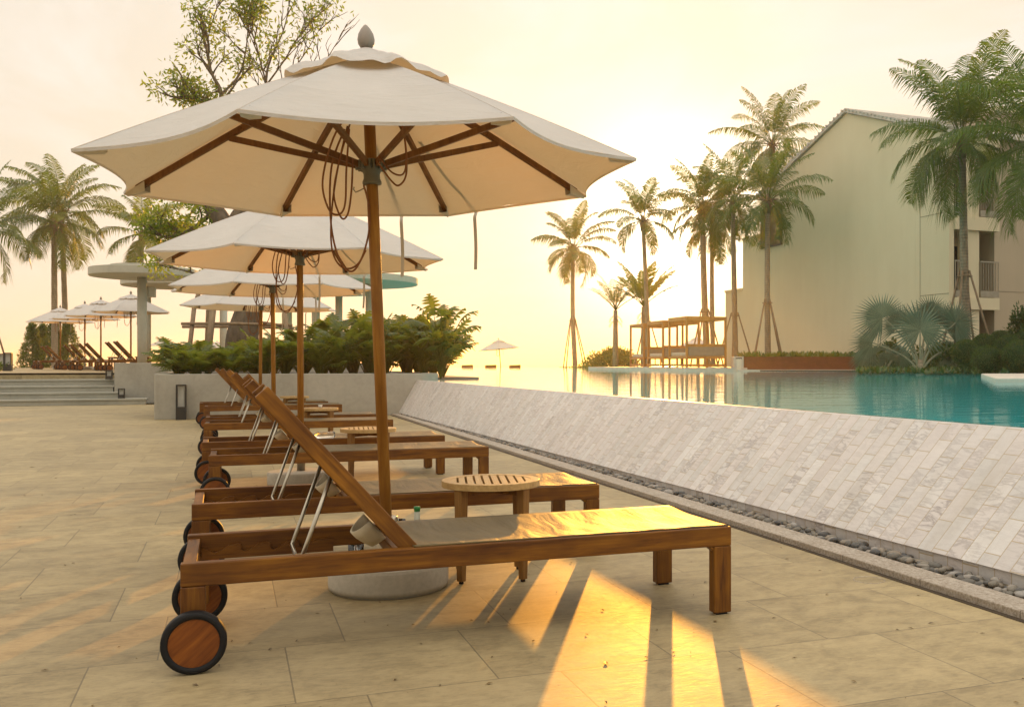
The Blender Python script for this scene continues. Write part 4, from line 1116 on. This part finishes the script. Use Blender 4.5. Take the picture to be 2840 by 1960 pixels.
# ------------------------------------------------------------------ philodendrons
def philo_mesh(seed, nl=20, h=0.9):
    rg = random.Random(seed); mb = MB()
    for k in range(nl):
        az = k * 2.4 + rg.uniform(-0.3, 0.3); el = rg.uniform(0.85, 1.5)
        pl_ = h * rg.uniform(0.25, 0.80)
        d = Vector((cos(az) * cos(el), sin(az) * cos(el), sin(el)))
        p1 = d * pl_ * 0.6 + Vector((0, 0, 0.05)); p2 = d * pl_ + Vector((cos(az), sin(az), 0)) * 0.06
        mb.tube([(0, 0, 0), p1, p2], [0.012, 0.009, 0.006], 4, cap=False)
        bl = rg.uniform(0.24, 0.36); t0 = el - rg.uniform(0.2, 0.9); bend = rg.uniform(0.3, 0.8); n = 7
        p = Vector(p2); side = Vector((-sin(az), cos(az), 0)); side = Matrix.Rotation(rg.uniform(-0.6, 0.6), 3, d) @ side
        for i in range(n):
            s = i / (n - 1); e = t0 - bend * s
            t = Vector((cos(az) * cos(e), sin(az) * cos(e), sin(e)))
            q = p + t * (bl / n)
            nrm = side.cross(t).normalized()
            wid = (sin(pi * (0.22 + 0.72 * s)) ** 0.8) * bl * 0.52
            core = wid * 0.26
            mb.add([p - side * core, p + side * core, q + side * core * 0.9, q - side * core * 0.9], [(0, 1, 2, 3)])
            for sg in (-1, 1):
                a = p + side * sg * core * 0.8; b = q + side * sg * core * 0.8
                tip = p + side * sg * wid + t * wid * (0.55 - 0.9 * (0.5 - s)) - Vector((0, 0, wid * 0.25)) + nrm * rg.uniform(-0.02, 0.02)
                mid = (a + b) * 0.5 * 0.45 + tip * 0.55
                ww = t * bl / n * 0.36
                mb.add([a, b, mid + ww, mid - ww, tip], [(0, 1, 2, 3), (3, 2, 4)])
            p = q
    return mb
PH = [philo_mesh(s, n).build('philodendron', PHILO) for s, n in ((1, 38), (2, 42), (3, 36))]
used = [False] * 3
rp = random.Random(23)
ph_spots = []
for gx in range(11):
    for gy in range(4):
        x = -1.0 + gx * 0.50 + rp.uniform(-0.15, 0.15); y = 19.75 + gy * 0.9 + rp.uniform(-0.2, 0.2)
        ph_spots.append((x, y))
for gy in range(6):
    ph_spots.append((4.15 + rp.uniform(-0.1, 0.1), 20.55 + gy * 0.95))
ph_spots.sort(key=lambda q: q[0])
for i, (x, y) in enumerate(ph_spots):
    k = i % 3
    hh = 0.80 if x < 0.2 else (0.90 + (x - 0.2) * 0.24)
    hh = min(hh, 1.6) * rp.uniform(0.82, 1.12)
    if x > 4.4: hh *= 0.9
    if used[k]: o = PH[k].copy(); C.objects.link(o)
    else: o = PH[k]; used[k] = True
    o.location = (x, y, 0.69); o.rotation_euler = (rp.uniform(-0.1, 0.1), rp.uniform(-0.1, 0.1), rp.uniform(0, 2 * pi))
    wsc = 0.9 + 0.25 * (hh - 0.8)
    o.scale = (wsc, wsc, hh / 0.95)
    lab = ('low dark green philodendron with jagged leaves at the left part of the planter' if x < 0.9 else
           'jagged-leaved philodendron in the middle of the planter below the umbrellas' if x < 2.6 else
           'tall philodendron at the right part of the planter' if x < 3.9 else 'philodendron overhanging the pool water at the end of the planter')
    tag(o, lab, 'plant', 'philodendrons low at the left' if x < 0.9 else 'philodendrons in the middle' if x < 2.6 else 'tall philodendrons at the right' if x < 3.9 else 'philodendrons over the water')

# dark conifers behind the deck loungers
def conifer(px, d, h, w_, seed, label):
    rg = random.Random(seed); b = P_at(px, d, 0.45)
    root = empty('conifer', b, label=label, cat='conifer', group='conifers behind the upper deck')
    MB().tube([(0, 0, 0), (0, 0, h * 0.9)], [0.06, 0.01], 6).build('trunk', TREE_BARK, root)
    cr = MB()
    for k in range(60):
        s = (k + 0.5) / 60; z = h * (0.05 + 0.95 * s); R = w_ * (1 - s) ** 0.95 * rg.uniform(0.75, 1.1) + 0.04
        for j in range(5):
            a = rg.uniform(0, 2 * pi)
            leaf_blob(cr, (cos(a) * R * 0.8, sin(a) * R * 0.8, z + rg.uniform(0, 0.1)), (0.16, 0.16, 0.10), 16, 0.12, rg, 0.2, 0.4, 0.6)
    cr.build('crown', BUSH_LEAF, root)
conifer(90, 50, 2.4, 0.75, 1, 'leftmost slim conifer behind the deck loungers')
conifer(118, 51, 2.4, 0.6, 2, 'thin pointed conifer between the slim one and the broad ones')
conifer(150, 50, 2.6, 0.95, 3, 'broad dark conifer behind the leftmost deck umbrella pole')
conifer(188, 50, 2.75, 0.95, 4, 'broad conifer rightmost of the group behind the deck')
gtuft = MB(); rg = random.Random(9)
leaf_blob(gtuft, P_at(2, 30, 0.85), (0.35, 0.35, 0.2), 260, 0.09, rg, 0.1)
tag(gtuft.build('low_shrub', BUSH_LEAF), 'small green shrub at the left border beside the deck lantern', 'shrub')

# green bush by the daybeds
def bush(cpos, rad, n, size, mtl, label, seed, group=None, clumps=40, name='bush'):
    rg = random.Random(seed); mb = MB(); c = Vector(cpos)
    for k in range(clumps):
        a = rg.uniform(0, 2 * pi); e = rg.uniform(0.0, pi / 2)
        q = Vector((cos(a) * cos(e) * rad[0], sin(a) * cos(e) * rad[1], sin(e) * rad[2])) * rg.uniform(0.55, 0.95)
        leaf_blob(mb, q, (rad[0] * 0.28, rad[1] * 0.28, rad[2] * 0.24), n // clumps, size, rg, 0.1, 0.4, 0.5)
    o = mb.build(name, mtl, loc=c)
    tag(o, label, 'bush', group); return o
q = P_at(1700, 66, 0.66); bush(q, (2.0, 2.0, 1.25), 9000, 0.17, BUSH_LEAF, 'bright green rounded bush at the pool edge left of the daybeds', 6, clumps=70)
q = P_at(1640, 70, 0.5); bush(q, (2.6, 0.8, 0.35), 1500, 0.14, BUSH_LEAF, 'low strip of seaside greenery below the lone palm', 7)

# clipped ball bushes at right
def ball(px, py, d, R, seed, label, first=None):
    c = at(px, py, d); rg = random.Random(seed)
    root = empty('topiary_ball', (c.x, c.y, 0.7), label=label, cat='bush', group='clipped ball bushes by the pool')
    zc = c.z - 0.7
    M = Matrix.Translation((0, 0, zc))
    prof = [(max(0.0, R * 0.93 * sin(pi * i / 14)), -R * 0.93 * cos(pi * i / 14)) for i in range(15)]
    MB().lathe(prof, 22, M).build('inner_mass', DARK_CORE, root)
    mb = MB()
    for k in range(int(7500 * R * R / 0.25)):
        z_ = rg.uniform(-1, 1); a = rg.uniform(0, 2 * pi); s = sqrt(1 - z_ * z_); n = Vector((s * cos(a), s * sin(a), z_))
        r_ = R * (0.92 + 0.10 * rg.random() + 0.05 * noise.noise(n * 3 + Vector((seed, 0, 0))))
        d_ = (n + Vector((rg.uniform(-1, 1), rg.uniform(-1, 1), rg.uniform(-0.6, 1))) * 0.7).normalized(); b = d_.cross(Vector((rg.uniform(-1, 1), rg.uniform(-1, 1), rg.uniform(-1, 1)))).normalized()
        p = n * r_ + Vector((0, 0, zc)); L = rg.uniform(0.025, 0.05)
        mb.add([p, p + d_ * L * .5 + b * L * .3, p + d_ * L, p + d_ * L * .5 - b * L * .3], [(0, 1, 2, 3)])
    mb.build('crown', DARK_LEAF, root)
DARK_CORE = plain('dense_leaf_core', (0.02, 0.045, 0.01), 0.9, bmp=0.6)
for i, (px, py, d, R, lab) in enumerate(((2738, 1000, 25.5, 0.38, 'round clipped bush nearest the water, left of the stone ledge'), (2828, 990, 25, 0.42, 'round clipped bush at the right border above the stone ledge'),
        (2676, 978, 28, 0.36, 'clipped bush behind the fan palm, leftmost of the balls'), (2730, 962, 29.5, 0.38, 'clipped ball bush in the second row, left of centre'),
        (2795, 965, 28.5, 0.36, 'clipped ball bush in the second row, near the right'), (2850, 950, 30, 0.40, 'farthest clipped bush at the right border'), (2775, 950, 32, 0.38, 'clipped ball bush in the last row below the balcony door'))):
    ball(px, py, d, R, 30 + i, lab)

# ------------------------------------------------------------------ fan palm
def fan_leaf(mb, c, n_, u_, R, rng, spread=2.7, seg=38, droop=0.18):
    n_ = n_.normalized(); u_ = (u_ - n_ * u_.dot(n_)).normalized(); s_ = n_.cross(u_)
    da = 2 * spread / seg
    for k in range(seg):
        a = -spread + (k + 0.5) * da
        L = R * (0.72 + 0.28 * cos(a * 0.5)) * rng.uniform(0.93, 1.05)
        def P(r, an, z): 
            p = c + (u_ * cos(an) + s_ * sin(an)) * r + n_ * z
            return p - Vector((0, 0, droop * r * r / R))
        r1 = L * 0.50
        v0 = P(0.0, a, 0); vl = P(r1, a - da * 0.47, 0.0); vm = P(r1, a, 0.028); vr = P(r1, a + da * 0.47, 0.0); t = P(L, a + rng.uniform(-0.03, 0.03), rng.uniform(-0.03, 0.05))
        mb.add([v0, vl, vm, vr, t], [(0, 1, 2), (0, 2, 3), (1, 4, 2), (2, 4, 3)])
fb = at(2552, 1028, 31.5); fb.z = 0.69
fr_ = empty('fan_palm', fb, label='silvery green fan palm with large pleated leaves at the pool edge', cat='palm tree')
rf = random.Random(12)
fans = [((2552, 915), 1.22, 0.0, 0.25), ((2500, 902), 0.95, -0.45, 0.5), ((2448, 880), 1.05, -0.9, 0.55), ((2610, 900), 1.05, 0.5, 0.4), ((2650, 895), 1.0, 1.0, 0.3),
        ((2420, 950), 0.85, -1.3, 0.9), ((2655, 955), 0.8, 1.5, 0.7), ((2620, 975), 0.7, 2.0, 0.3), ((2580, 870), 0.8, 0.25, -0.4)]
R_ = Vector((CA, -SA, 0)); F_ = Vector((SA, CA, 0))
for i, ((px, py), Rr, lean_, face) in enumerate(fans):
    dd = 31.5 + rf.uniform(-0.5, 0.6); c = at(px, py, dd) - fb
    mb = MB()
    u = Vector((0, 0, 1)) * cos(lean_) + R_ * sin(lean_) * 1.0
    nn = (-F_ * 1.0 + R_ * (0.45 * sin(lean_)) + Vector((0, 0, 0.35 * face)))
    fan_leaf(mb, c, nn, u, Rr, rf, spread=2.75 if i == 0 else 1.8 if i % 2 else 2.2)
    lf = mb.build('fan_leaf', FAN, fr_)
    st = MB(); mid = Vector((c.x * 0.35, c.y * 0.35, c.z * 0.55))
    st.tube(smooth_path([Vector((0, 0, 0)), mid, c], 5), [0.045, 0.042, 0.04, 0.036, 0.032, 0.03, 0.028, 0.026, 0.024, 0.022, 0.02], 7)
    st.build('leaf_stem', FAN_STEM, fr_)
MB().tube([(0, 0, -0.05), (0, 0, 0.14), (0.01, 0, 0.42)], [0.14, 0.11, 0.05], 9).build('trunk', PALM_BARK, fr_)
# second, smaller fan palm behind to the left
fb2 = at(2455, 1018, 34.5); fb2.z = 0.69
fr2 = empty('fan_palm', fb2, label='smaller drooping fan palm half hidden left of the big silvery one', cat='palm tree')
for i in range(9):
    az = i * 2.4; el = 0.6 + 0.5 * rf.random(); c = Vector((cos(az) * cos(el), sin(az) * cos(el), sin(el))) * rf.uniform(0.7, 1.1)
    mb = MB(); fan_leaf(mb, c, Vector((cos(az), sin(az), 0.2)) * 0.5 - F_ * 0.8, Vector((cos(az), sin(az), 0.3)), 0.62, rf, 2.0, 26, 0.5); mb.build('fan_leaf', FAN, fr2)
    MB().tube([(0, 0, 0), c * 0.5 + Vector((0, 0, 0.08)), c], [0.02, 0.016, 0.012], 5).build('leaf_stem', FAN_STEM, fr2)

# ------------------------------------------------------------------ brown planter box with canna and ground cover
A2, B2 = Vector((20.35, 37.05, 0)), Vector((25.3, 35.1, 0))
u2 = (B2 - A2).normalized(); nb = Vector((-u2.y, u2.x, 0))
bx = empty('planter_box', A2, label='long red-brown planter box at the far side of the pool, full of green leaves', cat='planter')
Mb = Matrix(((u2.x, nb.x, 0, 0), (u2.y, nb.y, 0, 0), (0, 0, 1, 0), (0, 0, 0, 1)))
mb = MB(); mb.box(0.0, 5.6, 0, 0.08, 0.66, 1.26, Mb).box(0.0, 0.08, 0.08, 4.5, 0.66, 1.26, Mb).box(5.52, 5.6, 0.08, 4.5, 0.66, 1.26, Mb)
mb.build('planter_side', WOOD_PLANTER, bx)
MB().box(0.08, 5.52, 0.08, 4.5, 0.69, 1.15, Mb).build('soil', SOIL, bx)
MB().box(-0.3, 5.8, -0.45, -0.004, 0.55, 0.715, Mb).build('coping', PALE_STONE, bx)
# pale end box that catches the sun, with a small spout
sp = empty('water_spout', A2 - u2 * 0.15, label='pale stone spout box with a sheet of water at the end of the brown planter', cat='water feature')
MB().box(-0.30, 0.12, -0.10, 1.0, 0.5, 1.27, Mb).build('stone_box', PALE_STONE, sp, bevel=0.01)
MB().box(-0.22, 0.04, -0.14, -0.102, 1.16, 1.22, Mb).build('spout_lip', DARK_METAL, sp)
wsm, wst = mat('falling_water'); nz = wst.noise(wst.mapping(obj_co(wst), scale=(14, 14, 1.2)), 1.5, 3, 0.6)
finish(wst, principled(wst, col=(0.62, 0.56, 0.44), rough=0.12, normal=bump(wst, nz, 0.9, 0.02)))
mb = MB(); vs = []
for i in range(13):
    s = i / 12; z = 1.17 - 0.51 * s; yv = -0.142 - 0.05 * s ** 0.5
    for j in range(7): vs.append(Mb @ Vector((-0.20 + 0.22 * j / 6, yv + 0.008 * sin(j * 2.2 + i * 0.3), z)))
mb.add(vs, [(i * 7 + j, i * 7 + j + 1, (i + 1) * 7 + j + 1, (i + 1) * 7 + j) for i in range(12) for j in range(6)], True)
mb.build('water_sheet', wsm, sp)
rg = random.Random(41); mb = MB()
for k in range(150):
    x, y = rg.uniform(0.2, 5.4), rg.uniform(0.2, 4.3); b = A2 + Mb.to_3x3() @ Vector((x, y, 0)); b.z = 1.15
    for j in range(12):
        az = rg.uniform(0, 2 * pi); el = rg.uniform(0.3, 1.4); L = rg.uniform(0.22, 0.50)
        d = Vector((cos(az) * cos(el), sin(az) * cos(el), sin(el))); s = Vector((-sin(az), cos(az), 0)) * L * 0.13
        m1 = b + d * L * 0.55; tp = b + d * L + Vector((0, 0, -0.12 * L))
        mb.add([b - s * 0.3, b + s * 0.3, m1 + s, m1 - s, tp], [(0, 1, 2, 3), (3, 2, 4)])
tag(mb.build('ground_cover', BUSH_LEAF), 'bright leafy ground cover filling the brown planter box', 'ground cover', kind='stuff')
mb = MB()
for k in range(1400):
    px = rg.uniform(2380, 2900); d = rg.uniform(27, 39) if px < 2700 else rg.uniform(24, 33)
    b = P_at(px, d, 0.69)
    if noise.noise(Vector((b.x * 0.9, b.y * 0.9, 0))) < 0.05: continue
    for j in range(9):
        az = rg.uniform(0, 2 * pi); el = rg.uniform(0.2, 1.4); L = rg.uniform(0.10, 0.26)
        d_ = Vector((cos(az) * cos(el), sin(az) * cos(el), sin(el))); s = Vector((-sin(az), cos(az), 0)) * L * 0.2
        mb.add([b - s * .3, b + s * .3, b + d_ * L * .5 + s, b + d_ * L * .5 - s, b + d_ * L], [(0, 1, 2, 3), (3, 2, 4)])
tag(mb.build('garden_undergrowth', DARK_LEAF), 'low dark undergrowth along the pool below the building', 'ground cover', kind='stuff')
for i, (px, d, z, r, lab) in enumerate(((2470, 36.5, .75, (1.0, 1.0, .95), 'leafy shrub behind the smaller fan palm'), (2640, 32, .7, (.9, .9, .85), 'dark shrub between the fan palm and the clipped balls'), (2600, 36, .7, (1.2, 1.0, 1.0), 'dark shrub below the balconies, behind the fan palm'), (2835, 33.5, .8, (0.7, 0.7, 1.9), 'tall dark shrub at the right border by the tan wall'), (2800, 35, .7, (1.5, .9, 1.15), 'broad shrub at the foot of the tan wall'))):
    bush(P_at(px, d, z), r, 2600, 0.16, DARK_LEAF, lab, 60 + i, clumps=30, name='shrub')

# ------------------------------------------------------------------ daybeds
def make_daybed():
    root = empty('daybed'); W, D_, H = 1.9, 2.1, 2.2
    for x in (0, W - 0.09):
        for y in (0, D_ - 0.09):
            MB().box(x, x + 0.09, y, y + 0.09, 0, H - 0.16).build('post', WOOD_FRAME, root, bevel=0.005)
    mb = MB()
    mb.box(0, W, 0, 0.05, H - 0.158, H).box(0, W, D_ - 0.05, D_, H - 0.158, H).box(0, 0.05, 0.05, D_ - 0.05, H - 0.158, H).box(W - 0.05, W, 0.05, D_ - 0.05, H - 0.158, H)
    mb.build('roof_frame', WOOD_FRAME, root)
    mb = MB()
    for k in range(9):
        y = 0.15 + k * 0.215; mb.box(0.05, W - 0.05, y, y + 0.09, H - 0.09, H - 0.05)
    mb.build('roof_slats', WOOD_FRAME, root)
    mb = MB()
    mb.box(0.09, W - 0.09, 0.01, 0.05, 0.40, 0.50).box(0.01, 0.05, 0.09, D_ - 0.09, 0.40, 0.50).box(W - 0.05, W - 0.01, 0.09, D_ - 0.09, 0.40, 0.50).box(0.09, W - 0.09, D_ - 0.05, D_ - 0.01, 0.40, 0.50)
    mb.box(0.09, W - 0.09, 0.01, 0.05, 0.05, 0.15).box(0.01, 0.05, 0.09, D_ - 0.09, 0.05, 0.15).box(W - 0.05, W - 0.01, 0.09, D_ - 0.09, 0.05, 0.15).box(W / 2 - 0.03, W / 2 + 0.03, 0.012, 0.048, 0.15, 0.40).box(0.012, 0.048, D_ / 2 - 0.03, D_ / 2 + 0.03, 0.15, 0.40)
    mb.build('bed_base', WOOD_FRAME, root)
    MB().box(0.06, W - 0.06, 0.06, D_ - 0.06, 0.46, 0.50).build('bed_deck', WOOD_FRAME, root)
    MB().box(0.10, W - 0.2, 0.2, D_ - 0.1, 0.502, 0.66).build('mattress', CUSHION_L, root, bevel=0.03)
    MB().box(0.11, W - 0.10, 0.012, 0.13, 0.505, 0.90).build('back_panel', CUSHION, root, bevel=0.02)
    MB().box(0.09, W - 0.09, 0.0, 0.06, 0.90, 1.02).build('top_rail', WOOD_FRAME, root, bevel=0.005)
    MB().box(W - 0.13, W - 0.02, 0.15, D_ - 0.12, 0.505, 0.98).build('back_cushion', CUSHION, root, bevel=0.03)
    MB().box(0.25, 0.85, 0.16, 0.30, 0.66, 1.0).build('pillow', CUSHION, root, bevel=0.05)
    return root
DB = make_daybed()
for i, (x, y, lab) in enumerate(((18.1, 38.05, 'nearest timber daybed with slatted canopy, beside the stone spout'), (18.85, 42.2, 'middle timber daybed of the three on the pool platform'), (19.4, 45.8, 'farthest timber daybed of the three, nearest the green bush'))):
    o = DB if i == 0 else copy_tree(DB); o.location = (x, y, 0.79); o.rotation_euler.z = radians(-3)
    tag(o, lab, 'daybed', 'timber daybeds on the pool platform')

# ------------------------------------------------------------------ building
bd = empty('building', (27, 32, 0), label='cream gabled building with stacked corner balconies at the right', cat='building')
def BO(): return Matrix.Translation((-27, -32, 0))
Mx = Matrix(((0, 0, 1, 0), (1, 0, 0, 0), (0, 1, 0, 0), (0, 0, 0, 1)))       # (y, z, x) -> world
yz = [(34.2, -1), (34.2, 11.0), (39.2, 12.75), (47.3, 10.1), (47.3, 8.0), (49.3, 8.0), (49.3, 5.2), (51.4, 5.2), (51.4, -1)]
mb = MB(); mb.prism(list(reversed(yz)), 27.0, 45.0, BO() @ Mx); mb.build('wall', WALL_CREAM, bd)
mb = MB(); mb.prism([(34.2, -1), (32.1, -1), (32.1, 10.27), (34.2, 11.0)], 27.003, 27.25, BO() @ Mx); mb.build('fin_wall', WALL_CREAM, bd)
# roof with tile ridges
mb = MB()
for (ya, za, yb, zb) in ((39.2, 12.78, 31.9, 10.22), (39.2, 12.78, 47.6, 10.03)):
    mb.prism([(ya, za), (yb, zb), (yb, zb + 0.16), (ya, za + 0.16)] if yb > ya else [(ya, za), (ya, za + 0.16), (yb, zb + 0.16), (yb, zb)], 26.86, 45.2, BO() @ Mx)
    n = 26
    for k in range(n):
        s = (k + 0.5) / n; y = ya + (yb - ya) * s; z = za + (zb - za) * s + 0.15
        mb.tube([(26.80 - 27, y - 32, z), (45.2 - 27, y - 32, z)], 0.055, 7)
mb.build('roof', ROOF_TILE, bd)
mb = MB(); mb.box(26.94, 26.9965, 47.25, 49.32, 7.9, 8.03, BO()).box(26.94, 26.9965, 49.3, 51.42, 5.1, 5.23, BO()); mb.build('parapet_trim', WALL_CREAM, bd)
# corner window
wf = MB().box(26.93, 26.998, 45.0, 47.2, 7.2, 9.35, BO()).build('window', DARK_METAL, bd)
wg, wt = mat('sunset_window_glass'); finish(wt, principled(wt, col=(0.30, 0.24, 0.12), rough=0.05, metal=0.6))  # golden sky reflection put into the pane colour
MB().box(26.915, 26.929, 45.1, 46.5, 7.3, 9.27, BO()).box(26.915, 26.929, 46.6, 47.1, 7.3, 9.27, BO()).build('pane', wg, wf)
# balcony bay
for (z0, z1) in ((3.17, 3.66), (6.40, 6.95), (9.65, 10.25)):
    MB().box(27.253, 29.5, 32.0, 34.197, z0, z1, BO()).build('balcony_slab', WALL_CREAM, bd)
MB().box(27.80, 28.55, 32.12, 32.55, -1, 3.168, BO()).box(27.80, 28.55, 32.12, 32.55, 3.662, 6.398, BO()).box(27.80, 28.55, 32.12, 32.55, 6.952, 9.648, BO()).build('pillar', WALL_CREAM, bd)
for z in (0.69, 3.66, 6.95):
    for (xa, xb) in ((27.30, 27.80), (28.6, 29.3)):
        MB().box(xa, xb, 34.13, 34.197, z + 0.003, z + 2.35, BO()).build('balcony_door', GLASS_DARK, bd)
for z in (3.66, 6.95):
    for (xa, xb) in ((27.26, 27.795), (28.555, 29.495)):
        rl_ = MB()
        rl_.box(xa, xb, 32.03, 32.08, z + 1.45, z + 1.50, BO()).box(xa, xb, 32.03, 32.08, z + 0.03, z + 0.28, BO())
        n = int((xb - xa) / 0.12)
        for k in range(n + 1):
            x = xa + 0.01 + (xb - xa - 0.035) * k / n; rl_.box(x, x + 0.022, 32.04, 32.07, z + 0.28, z + 1.45, BO())
        rl_.build('balustrade', RAIL_METAL, bd)
mb = MB(); mb.box(29.5, 52, 32.3, 45, -1, 11.4, BO()); mb.build('side_wing', WALL_TAN, bd)
mb = MB(); mb.box(29.4, 52.2, 32.1, 45.2, 11.4, 11.62, BO()); mb.build('parapet', WALL_CREAM, bd)
mb = MB()
for z in (3.95, 7.15): mb.box(29.51, 52, 32.292, 32.2985, z, z + 0.03, BO())
mb.box(26.992, 26.9985, 32.1, 33.9, 7.1, 7.125, BO()).box(26.992, 26.9985, 32.1, 33.9, 3.8, 3.825, BO())
mb.box(26.992, 26.9985, 33.88, 33.905, 0, 10.9, BO())
mb.build('wall_joint', plain('joint_shadow_line', (0.28, 0.24, 0.16), 0.9), bd)

# ------------------------------------------------------------------ round concrete roofs on columns
def round_roof(px, py, Rpx, d, thick, cols, label, seed=0, px2=None, tier=True):
    c = at(px, py, d); R = Rpx * d / 2732
    e = empty('round_roof', (c.x, c.y, 0.75), label=label, cat='canopy roof', group='round concrete roofs')
    z = c.z - 0.75
    MB().lathe([(0.0, z), (R - 0.02, z), (R, z + 0.02), (R, z + thick), (R - 0.02, z + thick + 0.01), (0, z + thick + 0.03)], 64, None, False).build('roof_disc', CONC_ROOF, e)
    if tier: MB().lathe([(0, z + thick), (R * 0.62, z + thick + 0.005), (R * 0.62, z + thick + 0.11), (0, z + thick + 0.12)], 48, None, False).build('upper_disc', CONC_ROOF, e)
    for (cpx, dd, w_) in cols:
        q = at(cpx, py, dd)
        MB().lathe([(w_, 0 if dd < 29 else -0.3), (w_, z - 0.002)], 28, Matrix.Translation((q.x - c.x, q.y - c.y, 0))).build('column', CONC_ROOF, e)
    return e
round_roof(400, 769, 138, 28.3, 0.22, [(394, 28.3, 0.127)], 'round concrete roof on a thick column beside the steps')
round_roof(490, 795, 140, 33, 0.16, [(411, 33, 0.09), (620, 33, 0.12)], 'lower round concrete roof just behind the one beside the steps', tier=False)
round_roof(955, 788, 200, 37, 0.24, [(1025, 37, 0.15), (876, 37, 0.15)], 'round concrete roof showing right of the umbrellas, above the philodendrons', tier=False)
round_roof(880, 812, 165, 42, 0.2, [(940, 42, 0.15), (800, 42, 0.15)], 'farthest and lowest round roof, partly covered by the others', tier=False)
q = at(422, 810, 28.6)
spk = MB().box(-0.10, 0.10, -0.12, 0.12, -0.15, 0.15).build('wall_speaker', CONC_ROOF, loc=q, bevel=0.02); tag(spk, 'small beige box fixed to the right side of the concrete column', 'speaker')

# ------------------------------------------------------------------ evening sea haze
hm = bpy.data.materials.new('evening_haze'); hm.use_nodes = True
ht = NT(hm.node_tree)
pv = ht.n('ShaderNodeVolumePrincipled', {'Color': (1.0, 0.95, 0.84), 'Density': 0.0009, 'Anisotropy': 0.66})
ht.n('ShaderNodeOutputMaterial', {'Volume': pv})
hz = MB().box(-1500, 1500, -450, 2480, -5.0, 17.0).build('haze', hm)
tag(hz, 'golden evening haze filling the air over pool and sea', 'haze', kind='stuff')
